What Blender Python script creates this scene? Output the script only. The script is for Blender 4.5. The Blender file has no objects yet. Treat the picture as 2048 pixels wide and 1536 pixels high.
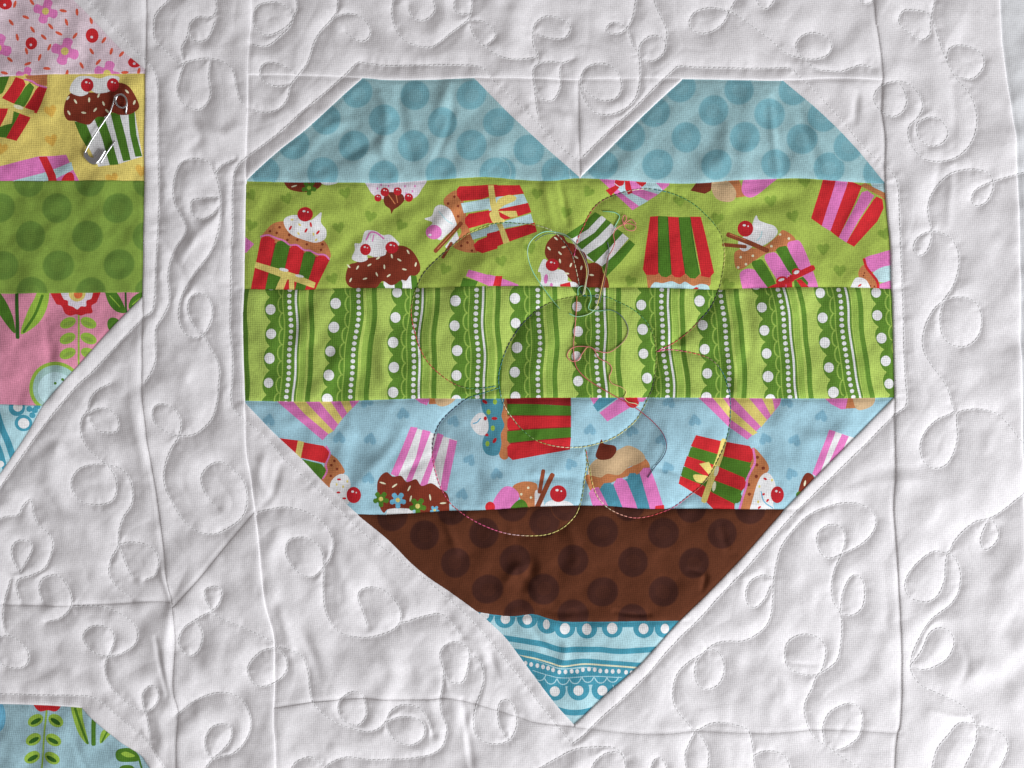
import bpy, math, random
import numpy as np
from mathutils import Vector
from mathutils.geometry import delaunay_2d_cdt
from mathutils.kdtree import KDTree

rng = np.random.default_rng(11)
random.seed(5)
scene = bpy.context.scene
COL = scene.collection

# The quilt lies flat on a table. Its plan is written in quilt units of 0.2 mm,
# u to the right and v downwards from the quilt's upper left corner area.
S = 0.0002
Z0 = 0.0042                      # height of the quilt's top surface over the table


def W(u, v, h=0.0):
    return ((u - 1024.0) * S, (768.0 - v) * S, Z0 + h * S)


# ------------------------------------------------------------------ camera
D = 0.62
cam_d = bpy.data.cameras.new('camera')
cam_d.sensor_fit = 'HORIZONTAL'
cam_d.sensor_width = 36.0
cam_d.lens = 36.0 * D / (2048 * S)
cam_d.clip_start = 0.01
cam_d.clip_end = 50.0
cam = bpy.data.objects.new('camera', cam_d)
cam.location = (0, 0, Z0 + 7 * S + D)
COL.objects.link(cam)
scene.camera = cam

# ------------------------------------------------------------------ light
world = bpy.data.worlds.new('World')
scene.world = world
world.use_nodes = True
bg = world.node_tree.nodes['Background']
bg.inputs['Color'].default_value = (1.0, 0.935, 0.935, 1)
bg.inputs['Strength'].default_value = 0.215


def area(name, loc, target, sx, sy, power, col):
    d = bpy.data.lights.new(name, 'AREA')
    d.shape = 'RECTANGLE'
    d.size = sx
    d.size_y = sy
    d.energy = power
    d.color = col
    o = bpy.data.objects.new(name, d)
    o.location = loc
    o.rotation_euler = (Vector(target) - Vector(loc)).to_track_quat('-Z', 'Y').to_euler()
    COL.objects.link(o)
    return o


area('window_light', (1.04, -0.80, 0.62), (0, 0, 0), 1.15, 0.9, 32.0, (0.95, 0.97, 1.0))

vs = scene.view_settings
vs.view_transform = 'Standard'
vs.look = 'None'
vs.exposure = 0.0
vs.gamma = 1.0
vs.use_curve_mapping = False


# ------------------------------------------------------------------ small tools
def lin(c):
    return tuple(((x / 255.0) / 12.92 if x <= 10 else (((x / 255.0) + 0.055) / 1.055) ** 2.4) for x in c)


def tag(o, label=None, cat=None, group=None, kind=None):
    if label: o['label'] = label
    if cat: o['category'] = cat
    if group: o['group'] = group
    if kind: o['kind'] = kind
    return o


def spline(pts, step=2.0, closed=False):
    """Catmull-Rom (centripetal-like, uniform) through pts, resampled about every `step`."""
    p = np.array(pts, float)
    n = len(p)
    if closed:
        q = np.vstack([p[-1], p, p[0], p[1]])
        m = n
    else:
        q = np.vstack([2 * p[0] - p[1], p, 2 * p[-1] - p[-2]])
        m = n - 1
    out = []
    for i in range(m):
        a, b, c, d = q[i], q[i + 1], q[i + 2], q[i + 3]
        k = max(2, int(np.linalg.norm(c - b) / (step * 0.5)) + 1)
        t = np.linspace(0, 1, k, endpoint=False)[:, None]
        out.append(0.5 * (2 * b + (c - a) * t + (2 * a - 5 * b + 4 * c - d) * t ** 2 + (-a + 3 * b - 3 * c + d) * t ** 3))
    out = np.vstack(out + ([] if closed else [p[-1:]]))
    return resample(out, step, closed)


def resample(p, step, closed=False):
    p = np.asarray(p, float)
    if closed:
        p = np.vstack([p, p[:1]])
    sl = np.linalg.norm(np.diff(p, axis=0), axis=1)
    s = np.concatenate([[0], np.cumsum(sl)])
    n = max(2, int(round(s[-1] / step)))
    t = np.linspace(0, s[-1], n + 1)
    r = np.stack([np.interp(t, s, p[:, 0]), np.interp(t, s, p[:, 1])], 1)
    return r[:-1] if closed else r


def hsh(i):
    x = math.sin(i * 127.1 + 311.7) * 43758.5453
    return x - math.floor(x)
# ------------------------------------------------------------------ seams (plan curves)
M = 480                          # how far the quilt goes on beyond the detailed part
L1 = [(296, -M), (292, 0), (290, 140), (288, 361), (285, 590), (283, 720), (282, 783), (291, 868), (304, 948), (312, 993),
      (317, 1030), (325, 1093), (332, 1160), (342, 1203), (347, 1252), (348, 1302), (345, 1377), (354, 1424), (352, 1477), (351, 1536), (350, 1536 + M)]
L2 = [(512, -M), (505, 0), (501, 75), (497, 150), (496, 225), (492, 325), (492, 362), (490, 470), (488, 577), (486, 635), (487, 710),
      (490, 803), (493, 897), (502, 952), (509, 1011), (517, 1070), (527, 1170), (534, 1218), (548, 1276), (550, 1364), (549, 1452), (553, 1536), (556, 1536 + M)]
TT = [(497, 150), (595, 151), (725, 156), (770, 160), (855, 160), (947, 156), (1060, 157), (1155, 160), (1272, 158), (1365, 158),
      (1472, 160), (1565, 161), (1669, 157), (1766, 160)]
RR = [(1730, -M), (1748, 0), (1753, 56), (1763, 124), (1766, 169), (1764, 219), (1770, 281), (1770, 366), (1774, 422), (1781, 491), (1782, 556),
      (1785, 608), (1787, 713), (1789, 785), (1789, 867), (1790, 947), (1786, 1014), (1790, 1068), (1796, 1161), (1800, 1237),
      (1803, 1332), (1800, 1442), (1788, 1536), (1780, 1536 + M)]
FR = [(1985, -M), (2001, 14), (2009, 112), (2023, 211), (2033, 281), (2037, 366), (2040, 500), (2042, 686), (2045, 800), (2050, 1000), (2056, 1300), (2060, 1536), (2066, 1536 + M)]
BB = [(550, 1414), (622, 1404), (681, 1398), (725, 1396), (798, 1399), (857, 1398), (900, 1396), (953, 1408), (996, 1421), (1030, 1431), (1075, 1445),
      (1147, 1453), (1187, 1457), (1277, 1466), (1344, 1465), (1400, 1461), (1527, 1465), (1647, 1458), (1800, 1465)]
S12 = [(480, 362), (555, 365), (705, 366), (767, 367), (855, 361), (942, 355), (985, 355), (1041, 360), (1103, 362), (1160, 356), (1246, 361), (1328, 366),
       (1390, 367), (1462, 362), (1544, 358), (1605, 357), (1687, 363), (1785, 368)]
S23 = [(475, 577), (605, 579), (692, 576), (830, 576), (985, 572), (1103, 572), (1216, 575), (1308, 575), (1380, 577), (1439, 579), (1503, 576), (1667, 574), (1800, 578)]
S34 = [(475, 802), (630, 804), (730, 801), (855, 797), (968, 798), (1062, 796), (1185, 796), (1400, 796), (1544, 797), (1667, 797), (1805, 795)]
S45 = [(690, 1028), (718, 1028), (759, 1029), (824, 1026), (890, 1022), (967, 1020), (1075, 1013), (1193, 1011), (1290, 1017), (1407, 1017), (1600, 1019)]
S56 = [(930, 1218), (953, 1224), (992, 1231), (1025, 1234), (1066, 1229), (1097, 1237), (1135, 1244), (1232, 1243), (1380, 1242)]
HUL = [(494, 361), (552, 307), (615, 257), (680, 197), (725, 157)]
HUC1 = [(947, 156), (1020, 230), (1085, 290), (1160, 356)]
HUC2 = [(1160, 356), (1210, 307), (1297, 222), (1366, 158)]
HUR = [(1565, 161), (1641, 225), (1711, 295), (1768, 364)]
HLL = [(489, 804), (549, 867), (599, 914), (646, 964), (716, 1029), (775, 1078), (821, 1125), (857, 1155), (900, 1184), (955, 1224), (1007, 1272), (1039, 1313), (1075, 1362), (1113, 1411), (1148, 1450)]
HLR = [(1788, 796), (1707, 878), (1628, 958), (1570, 1019), (1490, 1110), (1417, 1186), (1359, 1242), (1307, 1300), (1272, 1337), (1216, 1386), (1148, 1450)]
LB = [(-M, 1206), (0, 1209), (125, 1211), (225, 1207), (300, 1202), (343, 1204)]
LT = [(-60, -190), (145, 0), (187, 42), (237, 95), (289, 139)]
LS = [(286, 592), (220, 659), (160, 726), (121, 768), (85, 811), (55, 863), (25, 908), (0, 945), (-60, 1030), (-180, 1190)]
N0 = [(-M, 1405), (0, 1409), (125, 1413), (163, 1416)]
N1 = [(163, 1416), (187, 1440), (237, 1482), (282, 1512), (300, 1536), (420, 1690)]
DG = [(346, 1212), (400, 1152), (452, 1088), (511, 1018)]
CS = [(1156, 158), (1157, 250), (1160, 357)]

# ------------------------------------------------------------------ white quilting lines (looping vine)
MEANDER = [
 [(352, -14), (326, 10), (310, 30), (307, 55), (310, 80), (330, 100), (352, 122), (362, 128), (370, 124), (385, 120), (408, 116), (424, 117), (448, 124), (466, 142), (472, 172), (480, 200), (494, 214)],
 [(430, -14), (432, 20), (420, 34), (396, 33), (380, 46), (376, 62), (372, 78), (363, 96), (366, 118)],
 [(376, 64), (388, 80), (404, 82), (418, 72), (432, 36)],
 [(370, 124), (359, 155), (354, 183), (366, 206), (390, 219), (410, 211), (421, 186), (417, 155), (421, 118)],
 [(345, 384), (350, 350), (363, 325), (390, 317), (415, 323), (430, 347), (440, 384), (442, 414), (440, 444), (430, 484), (415, 514), (390, 546), (370, 579), (360, 604), (357, 636), (367, 664), (385, 675), (407, 669),
  (422, 641), (424, 614), (412, 591), (390, 588), (377, 604), (377, 629), (392, 658), (407, 671), (420, 696), (435, 721), (439, 746), (437, 768), (435, 798), (425, 835), (405, 858), (385, 870), (360, 872), (340, 868), (312, 850), (304, 828), (312, 811), (330, 809), (350, 820), (362, 845), (356, 875),
  (342, 898), (332, 923), (327, 950), (330, 975), (342, 1000), (357, 1028), (375, 1050), (400, 1065), (430, 1068), (462, 1053), (485, 1033), (494, 1005), (490, 968), (470, 943), (445, 925), (420, 930), (402, 953), (407, 980), (422, 1003), (435, 1015)],
 [(345, 384), (350, 409), (362, 431), (372, 454), (367, 474), (352, 494), (340, 524), (336, 554), (339, 584), (337, 609), (325, 634), (312, 656), (311, 684), (312, 714), (305, 739), (288, 768)],
 [(440, 394), (410, 396), (386, 400), (382, 412), (385, 429), (402, 439), (425, 429), (440, 409)],
 [(430, 347), (445, 330), (470, 318)],
 # top sash
 [(590, -14), (594, 15), (587, 32), (580, 46), (562, 60), (535, 70), (517, 62), (506, 42), (512, 15), (530, 5), (555, 4), (575, 15), (586, 32), (580, 52), (562, 70), (542, 87), (525, 92), (500, 87)],
 [(676, -14), (674, 20), (665, 35), (652, 50), (637, 67), (627, 87), (620, 110), (612, 130), (600, 145), (590, 157), (580, 172), (575, 195), (560, 215), (537, 224), (512, 221), (497, 215)],
 [(594, 150), (577, 137), (555, 126), (532, 125), (520, 138), (522, 155), (537, 167), (560, 172), (580, 166)],
 [(652, 50), (675, 32), (700, 27), (720, 32), (735, 47), (741, 62), (735, 77), (722, 82), (705, 75), (690, 63)],
 [(790, -14), (784, 17), (786, 42), (797, 67), (817, 85), (855, 94), (875, 87), (900, 67), (920, 52), (938, 36), (944, 10), (944, -14)],
 [(866, 0), (870, 20), (855, 37), (837, 40), (822, 30), (816, 10)],
 [(910, -8), (909, 17), (920, 27), (940, 26)],
 [(938, 40), (966, 42), (984, 56), (992, 70), (980, 85), (966, 90), (950, 74), (940, 50)],
 [(966, 90), (1000, 112), (1035, 118), (1075, 111), (1067, 90), (1066, 65), (1072, 45), (1092, 32), (1117, 35), (1138, 47), (1141, 60), (1130, 75), (1110, 77), (1087, 72), (1067, 66)],
 [(1075, 112), (1080, 124), (1105, 122), (1125, 125), (1147, 117)],
 [(1082, 124), (1068, 136), (1067, 158), (1075, 184), (1090, 200), (1108, 198), (1121, 172), (1120, 142), (1124, 126)],
 [(1068, 165), (1072, 200), (1077, 236)],
 [(1274, -14), (1267, 30), (1257, 52), (1242, 65), (1225, 67), (1213, 60), (1220, 47), (1237, 45), (1255, 58), (1265, 87), (1277, 107), (1281, 140), (1277, 180), (1265, 205), (1242, 222), (1215, 229), (1190, 224), (1170, 200), (1162, 168), (1166, 144), (1182, 130), (1212, 127), (1234, 142), (1244, 168), (1238, 190), (1222, 200), (1200, 199), (1180, 188), (1165, 172)],
 [(1277, 107), (1282, 87), (1300, 72), (1320, 72), (1332, 85), (1327, 107), (1307, 121), (1287, 119), (1277, 108)],
 [(1306, -10), (1314, 15), (1326, 40), (1335, 65), (1331, 88)],
 [(1480, -14), (1466, 10), (1454, 34), (1445, 48), (1425, 62), (1402, 66), (1383, 56), (1380, 40), (1393, 22), (1422, 15), (1447, 19), (1457, 27)],
 [(1508, -12), (1520, 11), (1534, 17), (1547, 4), (1552, -12)],
 [(1455, 20), (1472, 28), (1500, 48), (1542, 79), (1570, 104), (1596, 114), (1629, 118), (1655, 110), (1665, 90), (1652, 73), (1629, 65), (1607, 70), (1593, 87), (1598, 106), (1615, 122), (1632, 138), (1655, 141), (1683, 142), (1705, 135), (1725, 129), (1750, 136)],
 [(1716, -12), (1726, 6), (1744, 4), (1752, -10)],
 # right sash
 [(1875, -14), (1868, 12), (1862, 45), (1861, 67), (1846, 79), (1826, 70), (1807, 56), (1798, 40), (1808, 21), (1832, 20), (1856, 26), (1868, 45), (1876, 70), (1884, 95), (1894, 120), (1904, 142), (1916, 160), (1939, 186), (1953, 219), (1953, 259), (1939, 292), (1913, 315), (1880, 323), (1849, 318), (1829, 298),
  (1818, 276), (1819, 253), (1835, 236), (1846, 216), (1840, 191), (1821, 169), (1797, 162), (1770, 168), (1753, 182), (1750, 202), (1764, 222), (1784, 233), (1804, 225), (1814, 205), (1810, 182), (1800, 166)],
 [(1894, 120), (1899, 98), (1919, 90), (1947, 96), (1967, 112), (1967, 135), (1950, 155), (1928, 157), (1908, 146)],
 [(1834, 246), (1857, 235), (1880, 239), (1897, 262), (1888, 284), (1866, 292), (1843, 281), (1834, 262), (1836, 240)],
 [(2070, 338), (2034, 349), (2006, 357), (1973, 368), (1950, 382), (1944, 402), (1956, 412), (1975, 402), (1987, 377), (1984, 354), (1967, 341), (1933, 339), (1899, 349), (1871, 377), (1857, 408), (1858, 434), (1864, 470), (1856, 500), (1841, 511), (1828, 500), (1832, 481), (1848, 467), (1870, 463),
  (1895, 471), (1912, 490), (1919, 514), (1916, 546), (1906, 574), (1888, 600), (1869, 618), (1854, 645), (1846, 676), (1849, 704), (1864, 731), (1882, 754), (1897, 780), (1905, 808), (1908, 824), (1875, 840), (1851, 864), (1841, 894), (1848, 923), (1869, 937), (1893, 930), (1909, 904), (1916, 872), (1914, 838), (1918, 825), (1940, 819), (1971, 820), (1998, 830), (2022, 854), (2042, 880), (2070, 900)],
 [(1886, 601), (1908, 595), (1934, 596), (1955, 609), (1964, 634), (1960, 666), (1945, 686), (1924, 694), (1901, 688), (1885, 668), (1881, 634), (1888, 602)],
 [(2070, 970), (2036, 998), (2008, 1020), (1982, 1036), (1952, 1044), (1928, 1062), (1909, 1084), (1896, 1105), (1869, 1103), (1843, 1119), (1821, 1143), (1811, 1165), (1814, 1186), (1829, 1200), (1856, 1204), (1878, 1189), (1890, 1158), (1892, 1128), (1897, 1108), (1912, 1118), (1922, 1145), (1919, 1180), (1904, 1207), (1880, 1226), (1862, 1240), (1846, 1264), (1830, 1297), (1822, 1328), (1827, 1351),
  (1846, 1373), (1881, 1389), (1913, 1404), (1938, 1423), (1952, 1449), (1955, 1462), (1951, 1490), (1934, 1528), (1920, 1560)],
 [(1979, 1037), (1992, 1049), (1998, 1068), (1992, 1086), (1974, 1100), (1963, 1090), (1964, 1070), (1977, 1040)],
 [(1823, 1330), (1843, 1303), (1859, 1268), (1881, 1256), (1903, 1267), (1909, 1287), (1897, 1316), (1868, 1335), (1843, 1340), (1825, 1334)],
 [(1951, 1447), (1919, 1447), (1897, 1471), (1875, 1499), (1865, 1536), (1862, 1560)],
 [(1954, 1451), (1985, 1458), (2011, 1474), (2017, 1499), (2002, 1534), (1990, 1560)],
 # right lower triangle
 [(1400, 1313), (1416, 1299), (1432, 1288), (1457, 1283), (1485, 1283), (1511, 1272), (1533, 1253), (1544, 1227), (1547, 1189), (1549, 1155), (1554, 1126), (1564, 1094), (1588, 1060), (1620, 1030), (1661, 1012), (1698, 1006), (1727, 1011), (1749, 1028), (1753, 1049), (1741, 1073), (1719, 1092), (1687, 1108), (1661, 1117), (1644, 1108), (1635, 1084), (1640, 1062), (1661, 1050), (1682, 1054), (1691, 1070), (1690, 1092), (1681, 1116), (1671, 1138), (1664, 1170), (1668, 1203), (1682, 1226),
  (1685, 1255), (1682, 1294), (1675, 1322), (1653, 1341), (1631, 1351), (1606, 1349), (1580, 1338), (1571, 1316), (1575, 1288), (1596, 1272), (1621, 1270), (1644, 1281), (1653, 1302), (1646, 1338), (1634, 1354), (1624, 1380), (1612, 1404), (1610, 1427), (1618, 1455), (1631, 1477), (1653, 1493), (1685, 1515), (1716, 1534), (1740, 1556)],
 [(1682, 1224), (1686, 1189), (1698, 1160), (1712, 1150), (1726, 1161), (1731, 1186), (1726, 1215), (1707, 1231), (1684, 1229)],
 [(1650, 1488), (1647, 1455), (1659, 1427), (1685, 1411), (1707, 1408), (1722, 1420), (1726, 1442), (1720, 1471), (1701, 1490), (1675, 1501), (1655, 1494)],
 [(1547, 1156), (1527, 1151), (1504, 1161), (1493, 1183), (1496, 1208), (1511, 1216), (1530, 1199), (1544, 1170)],
 [(1400, 1311), (1375, 1328), (1354, 1352), (1346, 1390), (1353, 1418), (1375, 1446), (1392, 1462), (1420, 1449), (1447, 1446), (1479, 1453), (1498, 1462), (1505, 1486), (1509, 1520), (1512, 1556)],
 [(1416, 1298), (1438, 1306), (1449, 1328), (1446, 1357), (1431, 1375), (1407, 1379), (1393, 1362), (1392, 1330), (1402, 1311)],
 [(1392, 1464), (1378, 1490), (1371, 1515), (1376, 1556)],
 [(1396, 1464), (1412, 1488), (1419, 1512), (1414, 1556)],
 [(1509, 1512), (1527, 1504), (1552, 1504), (1574, 1518), (1585, 1550)],
 # left lower triangle
 [(514, 1025), (540, 1019), (570, 1015), (599, 1020), (625, 1031), (651, 1052), (666, 1081), (663, 1110), (650, 1131), (628, 1153), (602, 1149), (581, 1128), (571, 1105), (578, 1081), (605, 1075), (628, 1084), (643, 1102), (648, 1131), (647, 1166), (648, 1208), (657, 1238), (675, 1262), (698, 1273), (733, 1276), (769, 1268), (795, 1253), (802, 1230), (795, 1209), (774, 1186), (748, 1175), (723, 1180), (716, 1197), (725, 1221), (736, 1254)],
 [(800, 1246), (815, 1244), (842, 1235), (880, 1229), (905, 1248), (925, 1275)],
 [(422, 1224), (445, 1239), (470, 1249), (500, 1262), (530, 1276), (552, 1293), (523, 1303), (500, 1326), (496, 1347), (511, 1370), (534, 1372), (561, 1358), (574, 1338), (571, 1314), (557, 1296), (581, 1301), (605, 1314), (616, 1344), (619, 1373), (624, 1402), (640, 1423), (666, 1443), (704, 1458), (734, 1464), (757, 1458), (772, 1443), (782, 1423), (807, 1410), (839, 1417), (856, 1440), (866, 1470)],
 [(678, 1430), (677, 1410), (687, 1394), (707, 1384), (725, 1391), (732, 1414), (731, 1435), (716, 1451), (695, 1447), (680, 1434)],
 [(772, 1445), (798, 1435), (827, 1436), (848, 1449), (848, 1473), (827, 1490), (801, 1487), (780, 1470), (772, 1446)],
 [(575, 1556), (584, 1536), (595, 1523), (622, 1515), (645, 1530)],
 [(640, 1556), (650, 1536), (668, 1523), (695, 1515), (739, 1520), (783, 1520), (827, 1517), (866, 1508), (887, 1490), (894, 1455), (884, 1430), (881, 1400), (886, 1370), (887, 1340), (880, 1312), (888, 1294), (905, 1285), (925, 1288), (939, 1306), (935, 1340), (926, 1364), (905, 1366), (893, 1355), (886, 1338)],
 [(939, 1312), (956, 1318), (966, 1336), (968, 1362), (960, 1390), (953, 1410), (947, 1440), (952, 1470), (972, 1486), (1000, 1488), (1022, 1478), (1034, 1450), (1030, 1420), (1018, 1402), (1002, 1404), (996, 1425), (1000, 1455), (1014, 1476), (1024, 1482)],
 [(1075, 1540), (1110, 1520), (1150, 1500), (1190, 1495), (1225, 1496), (1246, 1510), (1252, 1540), (1248, 1570)],
 [(1180, 1550), (1190, 1525), (1212, 1508), (1238, 1506), (1252, 1522)],
 [(1300, 1550), (1306, 1526), (1318, 1516), (1332, 1530), (1334, 1560)],
 # lower left sash
 [(424, 1222), (412, 1199), (412, 1178), (437, 1174), (444, 1190), (436, 1211), (422, 1223), (404, 1232), (390, 1241), (370, 1254), (357, 1280), (366, 1303), (382, 1312), (399, 1298), (405, 1270), (396, 1248), (388, 1242)],
 [(350, 1433), (387, 1404), (420, 1389), (450, 1386), (480, 1397), (497, 1422), (502, 1452), (490, 1484), (467, 1507), (442, 1514), (426, 1518), (412, 1499), (412, 1474), (425, 1454), (447, 1448), (463, 1457), (460, 1482), (442, 1504), (424, 1520), (405, 1545), (396, 1560)],
 # left block
 [(222, 766), (195, 780), (180, 798), (175, 820), (162, 840), (161, 868), (172, 893), (192, 913), (212, 928), (240, 938), (257, 955), (265, 985), (262, 1010), (246, 1035), (237, 1063), (235, 1093), (222, 1118), (217, 1145), (225, 1164), (240, 1180), (264, 1199)],
 [(176, 828), (190, 819), (212, 817), (230, 830), (237, 848), (232, 863), (212, 865), (192, 860), (178, 838)],
 [(212, 928), (180, 930), (155, 940), (142, 963), (147, 988), (165, 1005), (195, 1010), (222, 1003), (232, 983), (230, 955), (214, 930)],
 [(236, 1090), (262, 1085), (292, 1090), (310, 1103), (317, 1125), (310, 1150), (290, 1160)],
 [(238, 1094), (245, 1112), (254, 1136), (266, 1158)],
 [(-14, 1042), (15, 1033), (36, 1030), (45, 1012), (60, 1000), (66, 1028), (76, 1050), (95, 1066), (105, 1086), (100, 1113), (87, 1138), (60, 1152), (36, 1160), (32, 1180), (42, 1206)],
 [(38, 1146), (55, 1118), (64, 1096), (56, 1083), (35, 1082), (23, 1096), (24, 1118), (36, 1142)],
 [(84, 1205), (77, 1177), (86, 1157), (112, 1151), (130, 1167), (142, 1192), (140, 1217), (120, 1237), (92, 1244)],
 [(145, 1213), (187, 1212), (220, 1219), (250, 1234), (270, 1252), (275, 1269), (270, 1289), (250, 1304), (225, 1312), (197, 1309), (175, 1294), (166, 1274), (177, 1257), (197, 1251), (220, 1259), (229, 1277), (222, 1302), (212, 1324), (212, 1349), (222, 1374), (240, 1394), (262, 1412), (287, 1423), (305, 1417), (317, 1397), (314, 1377), (300, 1372), (286, 1388), (287, 1412), (295, 1440), (300, 1475)],
 [(-14, 1276), (20, 1273), (47, 1292), (57, 1314), (50, 1332), (30, 1337), (4, 1330), (-12, 1310)],
 [(20, 1160), (6, 1215), (8, 1258), (20, 1273)],
]
# straight echo stitching that runs beside the coloured pieces
ECHO = [
 [(150, -30), (176, 0), (215, 42), (262, 92), (298, 128), (314, 160), (316, 220), (316, 300), (318, 384), (316, 450), (312, 520), (311, 560), (309, 598), (304, 622), (284, 638), (240, 684), (186, 742), (150, 775), (100, 835), (50, 903), (0, 975), (-60, 1060)],
 [(495, 312), (478, 328), (468, 350), (465, 396), (465, 459), (462, 509), (461, 609), (460, 659), (465, 709), (464, 768), (462, 796), (470, 822), (505, 853), (540, 885), (575, 926), (625, 970), (675, 1017), (733, 1072), (798, 1119), (842, 1152), (900, 1201), (930, 1228), (965, 1265), (995, 1300), (1023, 1335), (1048, 1366), (1075, 1402), (1105, 1440), (1145, 1489)],
 [(1145, 1489), (1165, 1474), (1187, 1452), (1209, 1431), (1250, 1395), (1299, 1346), (1331, 1308), (1367, 1270), (1400, 1238), (1447, 1186), (1502, 1128), (1580, 1038), (1650, 969), (1722, 899), (1789, 832), (1811, 814), (1815, 795), (1812, 760), (1809, 713), (1807, 608), (1804, 543), (1802, 478), (1799, 410), (1796, 366), (1785, 345), (1767, 328), (1725, 290), (1691, 247), (1655, 208), (1618, 169), (1596, 149), (1582, 136), (1537, 136), (1486, 136), (1395, 134), (1360, 132), (1345, 142), (1310, 175), (1265, 220), (1210, 270), (1160, 320)],
 [(1160, 320), (1145, 312), (1115, 287), (1080, 250), (1037, 207), (1010, 182), (985, 158), (962, 134), (905, 129), (780, 131), (730, 125), (715, 125), (692, 147), (655, 180), (605, 222), (555, 267), (495, 312)],
 [(-60, 1388), (0, 1389), (90, 1391), (175, 1393), (205, 1407), (237, 1434), (270, 1462), (298, 1488), (325, 1530), (350, 1570)],
]
# coloured flower stitching on the heart: points, then colour stops along the line
RED, PNK, GRN, TEA, OLV, YEL, NAV, DRK, CRM = (175, 40, 45), (200, 60, 110), (60, 120, 60), (40, 110, 110), (120, 130, 50), (190, 175, 90), (35, 45, 70), (50, 50, 45), (200, 195, 150)
FLOWER = [
 ([(1163, 588), (1160, 576), (1156, 555), (1150, 529), (1142, 504), (1123, 477), (1101, 459), (1068, 449), (1041, 447), (1011, 445), (980, 449), (942, 464), (917, 481), (880, 512), (850, 542), (837, 565), (827, 592), (822, 627), (830, 667), (842, 702), (862, 732), (895, 760), (925, 774), (955, 777), (997, 771)],
  [NAV, CRM, DRK, CRM, OLV, GRN, YEL, OLV, DRK, DRK, OLV, RED, RED, RED, (150, 60, 40), GRN, TEA]),
 ([(1148, 512), (1156, 477), (1167, 453), (1179, 428), (1195, 408), (1216, 395), (1247, 384), (1288, 377), (1329, 382), (1362, 393), (1390, 409), (1409, 426), (1428, 446), (1444, 471), (1450, 504), (1448, 535), (1441, 570), (1431, 597), (1417, 621), (1400, 640), (1380, 661), (1349, 685), (1312, 703)],
  [PNK, RED, RED, (110, 50, 50), DRK, CRM, TEA, GRN, GRN, GRN, OLV, YEL, OLV, DRK, NAV, (130, 60, 40), RED, PNK]),
 ([(1165, 591), (1210, 593), (1234, 602), (1267, 619), (1292, 642), (1308, 673), (1313, 704), (1312, 736), (1306, 771), (1296, 798), (1277, 834), (1257, 855), (1225, 877), (1182, 891), (1150, 895), (1113, 893), (1075, 882), (1047, 862), (1026, 838), (1010, 814), (1001, 789), (997, 760), (1000, 736), (1011, 703), (1025, 675), (1046, 646), (1076, 619), (1107, 603), (1140, 595), (1165, 591)],
  [TEA, GRN, GRN, GRN, OLV, OLV, DRK, OLV, YEL, YEL, YEL, CRM, OLV, GRN, CRM, TEA, TEA, NAV, NAV, DRK, OLV, OLV]),
 ([(997, 776), (960, 788), (935, 797), (909, 816), (884, 840), (871, 864), (865, 892), (867, 926), (877, 965), (890, 992), (903, 1010), (924, 1027), (950, 1043), (978, 1056), (1004, 1065), (1029, 1070), (1062, 1072), (1095, 1069), (1124, 1057), (1148, 1035), (1158, 1016), (1165, 990), (1170, 956), (1174, 926), (1171, 897)],
  [TEA, TEA, NAV, NAV, (60, 40, 60), PNK, PNK, RED, PNK, PNK, (215, 150, 150), YEL, YEL, YEL, OLV, YEL, OLV]),
 ([(1313, 703), (1339, 699), (1372, 703), (1405, 711), (1427, 722), (1444, 742), (1454, 765), (1461, 796), (1461, 843), (1455, 874), (1445, 902), (1427, 940), (1402, 973), (1376, 994), (1349, 1014), (1326, 1024), (1297, 1033), (1268, 1036), (1238, 1028), (1212, 1013), (1195, 993), (1185, 967), (1180, 941), (1175, 917), (1172, 898)],
  [PNK, PNK, RED, (110, 90, 70), TEA, TEA, TEA, GRN, DRK, OLV, (110, 90, 60), RED, PNK, RED, (190, 90, 90), (200, 130, 110), CRM, YEL, OLV, RED]),
]
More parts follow.
